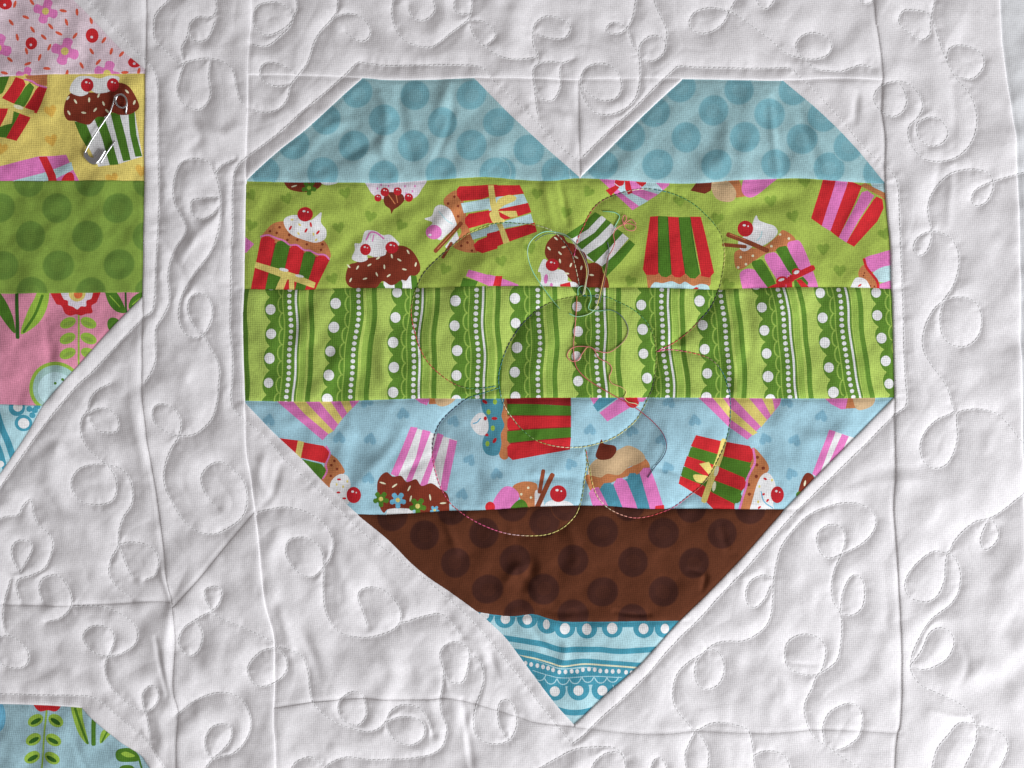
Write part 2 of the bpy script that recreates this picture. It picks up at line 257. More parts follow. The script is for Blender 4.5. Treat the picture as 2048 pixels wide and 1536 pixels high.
# traced creases: points, half width, height
CREASE = [
 ([(322, 1145), (336, 1185), (343, 1215)], 6, 3.2), ([(343, 1222), (333, 1280), (331, 1340), (330, 1385)], 10, 2.8), ([(312, 1275), (322, 1330), (335, 1390)], 5, -3),
 ([(262, 800), (276, 870), (292, 950)], 11, 3.5), ([(360, 520), (400, 470), (425, 440)], 12, 3), ([(312, 460), (352, 520), (372, 560)], 8, -2),
 ([(760, 190), (775, 235), (768, 300), (790, 350)], 12, 3.2), ([(800, 180), (805, 250), (830, 340)], 13, -2.6), ([(865, 250), (900, 170)], 13, 2.6), ([(870, 320), (900, 250), (905, 180)], 9, -2.2),
 ([(590, 330), (650, 262), (720, 235)], 12, 2.2), ([(640, 345), (740, 285), (785, 240)], 12, -2.2), ([(1540, 190), (1545, 260), (1555, 345)], 8, 2.2), ([(1600, 220), (1620, 280), (1640, 350)], 11, -2.2), ([(1440, 200), (1455, 260), (1440, 350)], 13, 1.8),
 ([(1120, 372), (1127, 400), (1135, 445)], 7, -3), ([(1090, 372), (1100, 420), (1108, 450)], 9, 2.2), ([(520, 410), (600, 440), (700, 420)], 17, 2.4), ([(660, 520), (760, 440), (850, 400)], 15, -2.2), ([(860, 470), (900, 425), (930, 400)], 13, 2.4),
 ([(1470, 420), (1560, 400), (1600, 390)], 14, -2.4), ([(1480, 395), (1540, 380)], 10, 2), ([(620, 640), (680, 700), (640, 780)], 17, 2.4), ([(700, 590), (740, 660), (730, 740)], 15, -2.6), ([(770, 680), (765, 740), (790, 790)], 13, 2.6),
 ([(1490, 600), (1500, 680), (1480, 750)], 12, -2.4), ([(1460, 720), (1475, 770), (1465, 795)], 12, 2.2), ([(1350, 640), (1360, 700), (1375, 780)], 10, -2),
 ([(560, 850), (640, 830), (700, 870)], 15, 2.2), ([(720, 960), (780, 900), (800, 860)], 13, 2.4), ([(790, 950), (850, 920)], 10, -2.2), ([(900, 900), (960, 960), (950, 1005)], 16, -2.6), ([(930, 880), (985, 920), (1040, 930)], 15, 2.2),
 ([(1060, 960), (1140, 955), (1165, 965)], 8, -2.4), ([(1290, 930), (1350, 945), (1370, 960)], 6, -2), ([(1560, 850), (1640, 880), (1700, 850)], 15, 2),
 ([(890, 1045), (905, 1075), (915, 1105)], 8, 3), ([(1040, 1100), (1065, 1130), (1045, 1175)], 12, -4.5), ([(1015, 1160), (1040, 1135), (1075, 1190)], 10, 3.5), ([(1000, 1180), (1030, 1205)], 10, 3), ([(1060, 1195), (1110, 1225), (1170, 1222)], 9, -3), ([(1230, 1222), (1260, 1228), (1298, 1229)], 5, -4),
 ([(1130, 1040), (1150, 1085), (1150, 1120)], 12, 2.4), ([(1380, 1140), (1410, 1150), (1405, 1180)], 6, -3.2), ([(1440, 1050), (1455, 1100), (1470, 1110)], 8, -2.4), ([(1090, 1235), (1130, 1290), (1120, 1340)], 10, 2.2), ([(1060, 1250), (1095, 1300), (1120, 1320)], 8, -2.2),
 ([(960, 1290), (970, 1340), (962, 1400), (930, 1470), (940, 1540)], 10, 2.4), ([(980, 1300), (992, 1345)], 9, -3), ([(925, 1400), (935, 1470), (945, 1540)], 7, -3.2), ([(560, 1220), (575, 1270), (580, 1300)], 11, 3.4), ([(600, 1260), (625, 1310), (640, 1360)], 11, -3), ([(760, 1300), (790, 1340), (770, 1390)], 16, 3), ([(830, 1310), (860, 1350), (850, 1390)], 14, -2.6),
 ([(700, 1400), (760, 1330), (850, 1330)], 18, 2.2), ([(560, 1060), (540, 1110), (545, 1160)], 12, 2.2), ([(670, 1110), (690, 1170), (700, 1200)], 12, 2.4), ([(700, 1080), (740, 1120), (790, 1190)], 12, -2.4), ([(560, 930), (545, 985), (525, 1010)], 9, -3), ([(530, 900), (520, 960), (545, 1000)], 10, 2.6),
 ([(1570, 1325), (1600, 1328), (1630, 1330)], 4, -2.4), ([(1860, 1420), (1900, 1430), (1940, 1435)], 6, 2.4), ([(1925, 1290), (1935, 1330), (1920, 1370)], 8, -2.2), ([(1770, 1230), (1775, 1250)], 9, -2.8), ([(1700, 960), (1770, 940), (1850, 935)], 11, -2), ([(1690, 985), (1760, 965), (1850, 960)], 10, 1.8),
 ([(1905, 330), (1900, 390), (1895, 450)], 8, 2.4), ([(1880, 330), (1870, 380)], 8, -2), ([(1905, 170), (1910, 240), (1908, 300)], 9, -2.4), ([(1715, 190), (1710, 240)], 8, -2.2), ([(1110, 215), (1140, 225), (1150, 245)], 12, -2.6), ([(1500, 1320), (1480, 1380), (1460, 1440)], 14, -2.2), ([(1530, 1380), (1560, 1350), (1580, 1430)], 13, 2.2),
 ([(1620, 1220), (1630, 1180), (1655, 1165)], 13, 2.2), ([(20, 220), (100, 240), (200, 300)], 18, 2), ([(60, 270), (110, 320), (90, 355)], 14, -2), ([(90, 640), (100, 720), (95, 800)], 9, -2.2), ([(120, 690), (125, 750)], 9, 1.8), ([(150, 1480), (170, 1536)], 8, -2), ([(90, 1440), (110, 1540)], 14, 2),
 ([(300, 1400), (325, 1480), (305, 1536)], 13, 2.8), ([(150, 1230), (230, 1340), (150, 1380)], 22, 2.2), ([(60, 1350), (130, 1330), (180, 1350)], 16, -2.4), ([(40, 1000), (120, 1020), (200, 1040)], 18, -2.4), ([(60, 920), (110, 880), (140, 900)], 13, -3), ([(100, 970), (140, 1020), (190, 1060)], 14, 2.6), ([(400, 250), (440, 270), (470, 255)], 12, 2.6), ([(385, 240), (400, 275), (380, 300)], 10, -2.6),
]
# ------------------------------------------------------------------ relief of the quilted surface
GS = 2.0
U0, V0, U1, V1 = -150, -130, 2200, 1670
NU, NV = int((U1 - U0) / GS) + 1, int((V1 - V0) / GS) + 1
UU, VV = np.meshgrid(U0 + GS * np.arange(NU), V0 + GS * np.arange(NV))


def up(a, fu, fv):
    """smooth-step lattice noise sampled at lattice coordinates fu, fv"""
    iu, iv = np.floor(fu).astype(int), np.floor(fv).astype(int)
    x, y = fu - iu, fv - iv
    x, y = x * x * x * (x * (x * 6 - 15) + 10), y * y * y * (y * (y * 6 - 15) + 10)
    n0, n1 = a.shape
    g = lambda j, i: a[j % n0, i % n1]
    return (g(iv, iu) * (1 - x) + g(iv, iu + 1) * x) * (1 - y) + (g(iv + 1, iu) * (1 - x) + g(iv + 1, iu + 1) * x) * y


def noise(scale, sv=None, ang=0.0):
    a = rng.uniform(-1, 1, (97, 97))
    c, s = math.cos(ang), math.sin(ang)
    p, q = UU * c + VV * s + 5000, -UU * s + VV * c + 5000
    return up(a, p / scale, q / (sv or scale))


def flood(pu, pv):
    """nearest seed for every raster cell (jump flooding)"""
    idx = np.full((NV, NU), -1, np.int32)
    iu = np.clip(np.round((pu - U0) / GS).astype(int), 0, NU - 1)
    iv = np.clip(np.round((pv - V0) / GS).astype(int), 0, NV - 1)
    idx[iv, iu] = np.arange(len(pu))
    big = 1e9
    fu, fv = np.append(pu, big).astype(np.float32), np.append(pv, big).astype(np.float32)
    U32, V32 = UU.astype(np.float32), VV.astype(np.float32)
    best = (fu[idx] - U32) ** 2 + (fv[idx] - V32) ** 2
    step = 512
    while step >= 1:
        for dv in (-step, 0, step):
            for du in (-step, 0, step):
                if du == 0 and dv == 0: continue
                a0, a1 = max(0, dv), min(NV, NV + dv)
                b0, b1 = max(0, du), min(NU, NU + du)
                if a1 <= a0 or b1 <= b0: continue
                cand = idx[a0 - dv:a1 - dv, b0 - du:b1 - du]
                dd = (fu[cand] - U32[a0:a1, b0:b1]) ** 2 + (fv[cand] - V32[a0:a1, b0:b1]) ** 2
                cur = best[a0:a1, b0:b1]
                m = dd < cur
                cur[m] = dd[m]
                idx[a0:a1, b0:b1][m] = cand[m]
        step //= 2
    return np.sqrt(best), idx


QUILT = [spline(c, 1.5) for c in MEANDER] + [spline(c, 1.5) for c in ECHO] + [spline(c, 1.5) for c, _ in FLOWER]
nM, nE = len(MEANDER), len(ECHO)
sp = np.vstack(QUILT)
sarc = np.concatenate([np.arange(len(c)) * 1.5 + 977 * k for k, c in enumerate(QUILT)])
sfam = np.concatenate([np.full(len(c), 0 if k < nM else (1 if k < nM + nE else 2)) for k, c in enumerate(QUILT)])
dq, iq = flood(sp[:, 0], sp[:, 1])
fam = sfam[iq]
arc = sarc[iq]

SEAMS = [L1, L2, TT, RR, FR, BB, S12, S23, S34, S45, S56, HUL, HUC1, HUC2, HUR, HLL, HLR, LB, LT, LS, N0, N1, DG, CS]
sm = np.vstack([spline(c, 2.0) for c in SEAMS])
sm = sm[(sm[:, 0] > U0) & (sm[:, 0] < U1) & (sm[:, 1] > V0) & (sm[:, 1] < V1)]
ds, _i = flood(sm[:, 0], sm[:, 1])

deep = np.where(fam == 2, 1.4, np.interp(UU, [0, 700, 1400, 2048], [1.3, 1.25, 1.1, 0.95]))
HH = deep * 5.4 * (1 - np.exp(-((dq + 0.1) / 24.0) ** 0.8)) + 3.6 * (1 - np.exp(-dq / 55.0))
# puckers that run away from the stitching
n1 = rng.uniform(-1, 1, 4096)


def noise1(x):
    i = np.floor(x).astype(int)
    f = x - i
    f = f * f * (3 - 2 * f)
    return n1[i % 4096] * (1 - f) + n1[(i + 1) % 4096] * f


HH += (noise1(arc / 17.0) * 1.9 + noise1(arc / 8.5 + 300) * 1.2) * (dq / (dq + 5.0)) * np.exp(-dq / 17.0) * np.where(fam == 2, 1.2, np.where(fam == 1, 1.15, 1.0))


def blur(A, r):
    # three box passes each way, close to a gaussian
    for ax in (0, 1):
        for _k in range(3):
            P = np.pad(A, [(r + 1, r) if i == ax else (0, 0) for i in (0, 1)], mode='edge')
            cs = np.cumsum(P, axis=ax)
            n = A.shape[ax]
            A = (cs[2 * r + 1:2 * r + 1 + n] - cs[:n]) / (2 * r + 1) if ax == 0 else (cs[:, 2 * r + 1:2 * r + 1 + n] - cs[:, :n]) / (2 * r + 1)
    return A


# batting bridges the middle between stitch lines: no sharp ridge there
wb = np.clip((dq - 7) / 14.0, 0, 1)
H1 = blur(HH, 3)
HH = HH * (1 - wb) + H1 * wb
wb = np.clip((dq - 24) / 30.0, 0, 1)
H2 = blur(HH, 10)
HH = HH * (1 - wb) + H2 * wb
# seams draw the cloth down a little
HH -= 1.3 * np.exp(-(ds / 5.5) ** 2)
for sc_ in (S12, S23, S34, S45, S56):
    q_ = np.array(sc_, float)
    dd_ = np.abs(VV - np.interp(UU, q_[:, 0], q_[:, 1]))
    on_ = np.clip((UU - q_[0, 0]) / 30, 0, 1) * np.clip((q_[-1, 0] - UU) / 30, 0, 1)
    HH -= on_ * (1.5 + 0.7 * noise(40)) * np.exp(-(dd_ / 7.0) ** 1.3)
# soft unevenness of the batting and small crumples
side = np.interp(UU, [0, 700, 1300, 1750, 2048], [1.0, 1.0, 0.8, 0.55, 0.5])
calm = side * (1 - 0.55 * np.exp(-dq / 25.0))
HH += calm * (2.0 * noise(150) + 2.1 * noise(62) + 1.5 * noise(34) + 0.42 * noise(15))
HH += 0.9 * calm * (noise(26, 95, 0.35) + noise(24, 80, -0.9))
free = np.clip((dq - 14) / 50.0, 0, 1)
HH += free * (3.0 * noise(80) + 1.9 * noise(44) + 0.5 * noise(22) + 1.5 * noise(34, 100, 0.6))
for pts, w, amp in CREASE:
    p = spline(pts, 3.0)
    lo = p.min(0) - 4 * w
    hi = p.max(0) + 4 * w
    a0, a1 = max(0, int((lo[1] - V0) / GS)), min(NV, int((hi[1] - V0) / GS) + 2)
    b0, b1 = max(0, int((lo[0] - U0) / GS)), min(NU, int((hi[0] - U0) / GS) + 2)
    uu, vv = UU[a0:a1, b0:b1], VV[a0:a1, b0:b1]
    t = np.sin(np.linspace(0.12, 0.88, len(p)) * math.pi) ** 0.7
    best = np.zeros_like(uu)
    for (pu, pv), tt in zip(p, t):
        np.maximum(best, tt * np.exp(-((uu - pu) ** 2 + (vv - pv) ** 2) / (w * w)), out=best)
    cu, cv = p.mean(0)
    heart = (490 < cu < 1790 and 160 < cv <= 800) or (cv > 800 and np.interp(cv, [q[1] for q in HLL], [q[0] for q in HLL]) < cu < np.interp(cv, [q[1] for q in HLR], [q[0] for q in HLR]))
    HH[a0:a1, b0:b1] += (1.6 if heart else (1.15 if cu < 1400 else 0.7)) * amp * best
# fade to the mean beyond the detailed part
edge = np.minimum.reduce([UU - U0, U1 - UU, VV - V0, V1 - VV])
fade = np.clip(edge / 60.0, 0, 1)
HH = HH * fade + 7.0 * (1 - fade)


def sample(A, u, v):
    x = np.clip((np.asarray(u, float) - U0) / GS, 0, NU - 1.001)
    y = np.clip((np.asarray(v, float) - V0) / GS, 0, NV - 1.001)
    i, j = x.astype(int), y.astype(int)
    x, y = x - i, y - j
    return (A[j, i] * (1 - x) + A[j, i + 1] * x) * (1 - y) + (A[j + 1, i] * (1 - x) + A[j + 1, i + 1] * x) * y


def inside(poly, us, vs):
    """mask[len(vs), len(us)] of lattice points inside poly (even-odd scan lines)"""
    m = np.zeros((len(vs), len(us)), bool)
    x0, y0 = poly[:, 0], poly[:, 1]
    x1, y1 = np.roll(x0, -1), np.roll(y0, -1)
    for k, y in enumerate(vs):
        c = ((y0 <= y) & (y1 > y)) | ((y1 <= y) & (y0 > y))
        if not c.any(): continue
        xs = np.sort(x0[c] + (y - y0[c]) / (y1[c] - y0[c]) * (x1[c] - x0[c]))
        m[k] = (np.searchsorted(xs, us) % 2) == 1
    return m


LEVEL = np.zeros((NV, NU))


def surf(u, v):
    return sample(HH, u, v) + sample(LEVEL, u, v)
# ------------------------------------------------------------------ materials
def cotton(name, color=None, weave=0.10, grain=0.10, bump=0.25, dots=0.0, pitch=3.9, sheen=0.03, rot=0.0):
    m = bpy.data.materials.new(name)
    m.use_nodes = True
    nt = m.node_tree
    N, L = nt.nodes, nt.links
    b = N['Principled BSDF']
    b.inputs['Roughness'].default_value = 0.88
    b.inputs['Specular IOR Level'].default_value = 0.10
    b.inputs['Sheen Weight'].default_value = sheen
    b.inputs['Sheen Roughness'].default_value = 0.6
    tc = N.new('ShaderNodeTexCoord')
    # small drift of the threads so that the weave is not ruler-straight
    nz = N.new('ShaderNodeTexNoise'); nz.inputs['Scale'].default_value = 60; nz.inputs['Detail'].default_value = 2
    L.new(tc.outputs['Object'], nz.inputs['Vector'])
    vm = N.new('ShaderNodeVectorMath'); vm.operation = 'MULTIPLY_ADD'
    L.new(nz.outputs['Color'], vm.inputs[0]); vm.inputs[1].default_value = (0.004, 0.004, 0); L.new(tc.outputs['Object'], vm.inputs[2])
    mr = N.new('ShaderNodeMapping'); mr.inputs['Rotation'].default_value = (0, 0, rot); L.new(vm.outputs[0], mr.inputs['Vector'])
    sx = N.new('ShaderNodeSeparateXYZ'); L.new(mr.outputs[0], sx.inputs[0])

    def M(op, a, bb=None):
        n = N.new('ShaderNodeMath'); n.operation = op
        for i, x in enumerate((a, bb)):
            if x is None: continue
            if isinstance(x, (int, float)): n.inputs[i].default_value = x
            else: L.new(x, n.inputs[i])
        return n.outputs[0]
    k = 2 * math.pi / (pitch * S)
    wx, wy = M('SINE', M('MULTIPLY', sx.outputs[0], k)), M('SINE', M('MULTIPLY', sx.outputs[1], k))
    wv = M('MULTIPLY', M('ADD', wx, wy), 0.5)
    # thread slubs, long along warp and along weft
    gr = []
    for sc in ((600, 2100, 1), (2100, 600, 1)):
        mp = N.new('ShaderNodeMapping'); mp.inputs['Scale'].default_value = sc
        L.new(tc.outputs['Object'], mp.inputs['Vector'])
        t = N.new('ShaderNodeTexNoise'); t.inputs['Scale'].default_value = 1.0; t.inputs['Detail'].default_value = 2.0
        L.new(mp.outputs[0], t.inputs['Vector'])
        gr.append(t.outputs['Fac'])
    g = M('SUBTRACT', M('ADD', gr[0], gr[1]), 1.0)
    mott = N.new('ShaderNodeTexNoise'); mott.inputs['Scale'].default_value = 35; mott.inputs['Detail'].default_value = 3
    L.new(tc.outputs['Object'], mott.inputs['Vector'])
    ink = N.new('ShaderNodeTexNoise'); ink.inputs['Scale'].default_value = 260; ink.inputs['Detail'].default_value = 4
    L.new(tc.outputs['Object'], ink.inputs['Vector'])
    fac = M('ADD', M('ADD', M('MULTIPLY', wv, weave), M('MULTIPLY', g, grain * 2.2)), M('ADD', M('MULTIPLY', M('SUBTRACT', mott.outputs['Fac'], 0.5), 0.10), M('MULTIPLY', M('SUBTRACT', ink.outputs['Fac'], 0.5), 0.22 if color is None else 0.03)))
    if dots:
        vo = N.new('ShaderNodeTexVoronoi'); vo.inputs['Scale'].default_value = 900; vo.inputs['Randomness'].default_value = 0.35
        L.new(tc.outputs['Object'], vo.inputs['Vector'])
        lo = N.new('ShaderNodeMapRange'); lo.inputs['From Min'].default_value = 0.15; lo.inputs['From Max'].default_value = 0.4
        lo.inputs['To Min'].default_value = dots; lo.inputs['To Max'].default_value = 0.0
        L.new(vo.outputs['Distance'], lo.inputs['Value'])
        fac = M('ADD', fac, lo.outputs[0])
    fac = M('ADD', fac, 1.0)
    vmu = N.new('ShaderNodeVectorMath'); vmu.operation = 'SCALE'
    if color is None:
        at = N.new('ShaderNodeAttribute'); at.attribute_name = 'Col'
        L.new(at.outputs['Color'], vmu.inputs[0])
    else:
        vmu.inputs[0].default_value = color
    L.new(fac, vmu.inputs['Scale'])
    L.new(vmu.outputs[0], b.inputs['Base Color'])
    bp = N.new('ShaderNodeBump'); bp.inputs['Strength'].default_value = bump; bp.inputs['Distance'].default_value = 0.00016
    L.new(M('ADD', M('MULTIPLY', wv, 0.5), g), bp.inputs['Height'])
    L.new(bp.outputs['Normal'], b.inputs['Normal'])
    return m


def thread_mat(name):
    m = bpy.data.materials.new(name)
    m.use_nodes = True
    nt = m.node_tree
    b = nt.nodes['Principled BSDF']
    at = nt.nodes.new('ShaderNodeAttribute'); at.attribute_name = 'Col'
    nz = nt.nodes.new('ShaderNodeTexNoise'); nz.inputs['Scale'].default_value = 4000
    mx = nt.nodes.new('ShaderNodeMix'); mx.data_type = 'RGBA'; mx.blend_type = 'MULTIPLY'; mx.inputs['Factor'].default_value = 0.12
    nt.links.new(at.outputs['Color'], mx.inputs['A']); nt.links.new(nz.outputs['Color'], mx.inputs['B'])
    nt.links.new(mx.outputs['Result'], b.inputs['Base Color'])
    b.inputs['Roughness'].default_value = 0.5
    b.inputs['Specular IOR Level'].default_value = 0.35
    b.inputs['Sheen Weight'].default_value = 0.2
    return m


MAT_PRINTS = [cotton('printed_cotton', None, w_, g_, b_, pitch=p_, rot=r_) for w_, g_, b_, p_, r_ in
              ((0.07, 0.17, 0.3, 3.9, 0.02), (0.09, 0.20, 0.35, 4.1, -0.03), (0.06, 0.18, 0.28, 3.7, 0.05), (0.08, 0.15, 0.28, 3.5, -0.015), (0.06, 0.21, 0.3, 4.0, 0.035))]
MAT_PRINT = MAT_PRINTS[0]
MAT_WHITE = cotton('white_cotton', (0.84, 0.816, 0.826), 0.015, 0.10, 0.22, dots=0.08)
MAT_WHITE2 = cotton('cool_white_cotton', (0.78, 0.79, 0.805), 0.015, 0.10, 0.22)
MAT_BATT = cotton('batting_wool', (0.75, 0.74, 0.72), 0.0, 0.1, 0.3)
MAT_THREAD = thread_mat('sewing_thread')

KA = 0.84                        # mean illumination the swatches below were read under


def alb(c, k=KA):
    q = [x / k for x in lin(c)]
    y = 0.3 * q[0] + 0.6 * q[1] + 0.1 * q[2]
    return tuple(min(0.82, max(0.012, y + (x - y) * 0.90)) for x in q)


C = dict(
 white=(222, 220, 216), cream=(226, 214, 178), red=(200, 16, 28), red2=(184, 10, 28), dred=(140, 14, 26), green=(70, 118, 16), lgreen=(140, 178, 40), dgreen=(44, 92, 20),
 lime=(156, 179, 60), limeh=(116, 148, 36), lace=(166, 192, 76), laced=(86, 130, 26), lacem=(140, 174, 58), lacel=(168, 198, 84), pink=(216, 112, 180), lpink=(236, 206, 220), pale=(176, 208, 212), yel=(214, 196, 96), choc=(122, 44, 22),
 tan=(188, 114, 62), cdot=(128, 52, 26), beige=(200, 168, 124), stick=(138, 64, 32), blue=(150, 192, 206), blueh=(108, 162, 184), teal=(66, 138, 158), sky=(96, 170, 200),
 dotb=(148, 187, 192), dotd=(110, 166, 177), brown=(92, 46, 22), brownd=(66, 32, 21), ltb=(164, 204, 212), tealb=(56, 144, 166), pinkb=(226, 196, 205), flow=(226, 116, 182), oran=(222, 84, 52),
 yelb=(222, 198, 92), yelh=(214, 164, 42), grd=(128, 160, 50), grdd=(98, 134, 42), pk2=(216, 134, 160), orng=(228, 104, 40), mint=(150, 186, 180), blu6=(150, 186, 196), stripe3=(146, 20, 24), kiss=(112, 42, 22))
CA = {k: alb(v) for k, v in C.items()}
for a_, b_ in (('limeh', 'lime'), ('blueh', 'blue'), ('yelh', 'yelb'), ('dotd', 'dotb'), ('brownd', 'brown'), ('grdd', 'grd')):
    for k_, f_ in (('1', 0.25), ('2', 0.55), ('3', 0.85)):
        CA[a_ + k_] = tuple(y + (x - y) * f_ for x, y in zip(CA[a_], CA[b_]))
# ------------------------------------------------------------------ printed figures, drawn swatch by swatch
class Print:
    """paint list of one piece of cloth: (motif index or -1, colour, outline in quilt units)"""

    def __init__(self):
        self.items, self.names, self.cur = [], [], -1
        self.o, self.k = (0, 0), 1.0

    def at(self, ox, oy, k):
        self.o, self.k = (ox, oy), k
        return self

    def motif(self, name='cupcake_print', label=None):
        self.names.append((name, label))
        self.cur = len(self.names) - 1

    def ground(self):
        self.cur = -1

    def _add(self, c, pts):
        self.items.append((self.cur, CA[c], pts))

    def t(self, pts):
        return np.array(pts, float) * self.k + np.array(self.o)

    def P(self, c, pts):
        self._add(c, resample_keep(self.t(pts), 5.0))

    def S(self, c, pts):
        self._add(c, spline(self.t(pts), 2.5, True))

    def E(self, c, x, y, rx, ry=None, rot=0.0):
        ry = ry or rx
        n = max(8, min(40, int(2 * math.pi * max(rx, ry) * self.k / 2.8)))
        a = np.arange(n) * 2 * math.pi / n
        p = np.stack([rx * np.cos(a), ry * np.sin(a)], 1)
        cc, ss = math.cos(rot), math.sin(rot)
        p = p @ np.array([[cc, ss], [-ss, cc]]) + np.array([x, y])
        self._add(c, self.t(p))

    def K(self, c, pts, w, smooth=True):
        p = self.t(pts)
        p = spline(p, 4.0) if smooth and len(p) > 2 else resample(p, 5.0)
        d = np.gradient(p, axis=0)
        d /= np.linalg.norm(d, axis=1)[:, None] + 1e-9
        nrm = np.stack([-d[:, 1], d[:, 0]], 1) * (w * self.k / 2)
        e = d[-1] * w * self.k * 0.35
        s = -d[0] * w * self.k * 0.35
        self._add(c, np.vstack([p + nrm, [p[-1] + nrm[-1] * 0.6 + e, p[-1] - nrm[-1] * 0.6 + e], (p - nrm)[::-1], [p[0] - nrm[0] * 0.6 + s, p[0] + nrm[0] * 0.6 + s]]))

    def dots(self, c, lst, rx, ry=None, rnd=False):
        for i, (x, y) in enumerate(lst):
            self.E(c, x, y, rx, ry or rx, hsh(i + x) * 3.1 if rnd else 0)

    def cherry(self, x, y, rx, ry=None):
        ry = ry or rx
        self.E('red2', x, y, rx, ry)
        self.E('white', x - rx * 0.15, y - ry * 0.42, rx * 0.2, ry * 0.15)
        self.E('white', x + rx * 0.35, y - ry * 0.3, rx * 0.1)

    def heart(self, c, x, y, r, rot=0.0):
        p = [(0, 1), (-.55, .45), (-.95, -.1), (-.85, -.65), (-.45, -.8), (-.1, -.6), (0, -.35), (.1, -.6), (.45, -.8), (.85, -.65), (.95, -.1), (.55, .45)]
        cc, ss = math.cos(rot), math.sin(rot)
        for k, g in (('1', 1.14), ('2', 1.03), ('3', 0.9)):
            self.S(c + k, [(x + g * r * (a * cc - b * ss), y + g * r * (a * ss + b * cc)) for a, b in p])

    def bloom(self, c, x, y, r, n=5, mid='yel'):
        p = []
        for i in range(n * 4):
            a = i * 2 * math.pi / (n * 4) + 0.3
            rr = r * (1.0, 0.9, 0.5, 0.9)[i % 4]
            p.append((x + rr * math.cos(a), y + rr * math.sin(a)))
        self.S(c, p)
        if mid: self.E(mid, x, y, r * 0.28)


def resample_keep(p, step):
    out = []
    n = len(p)
    for i in range(n):
        a, b = p[i], p[(i + 1) % n]
        k = max(1, int(np.linalg.norm(b - a) / step))
        for j in range(k):
            out.append(a + (b - a) * j / k)
    return np.array(out)


G1, G2, G3 = (480, 340, .25), (980, 340, .2051), (1380, 340, .2051)
B1, B2, B3 = (480, 780, .2148), (860, 780, .2148), (1280, 780, .2539)
Q1, Q2, Q3, Q4 = (0, 0, .25), (0, 384, .25), (0, 768, .25), (0, 1152, .25)
Z4 = (1020, 400, .15625)


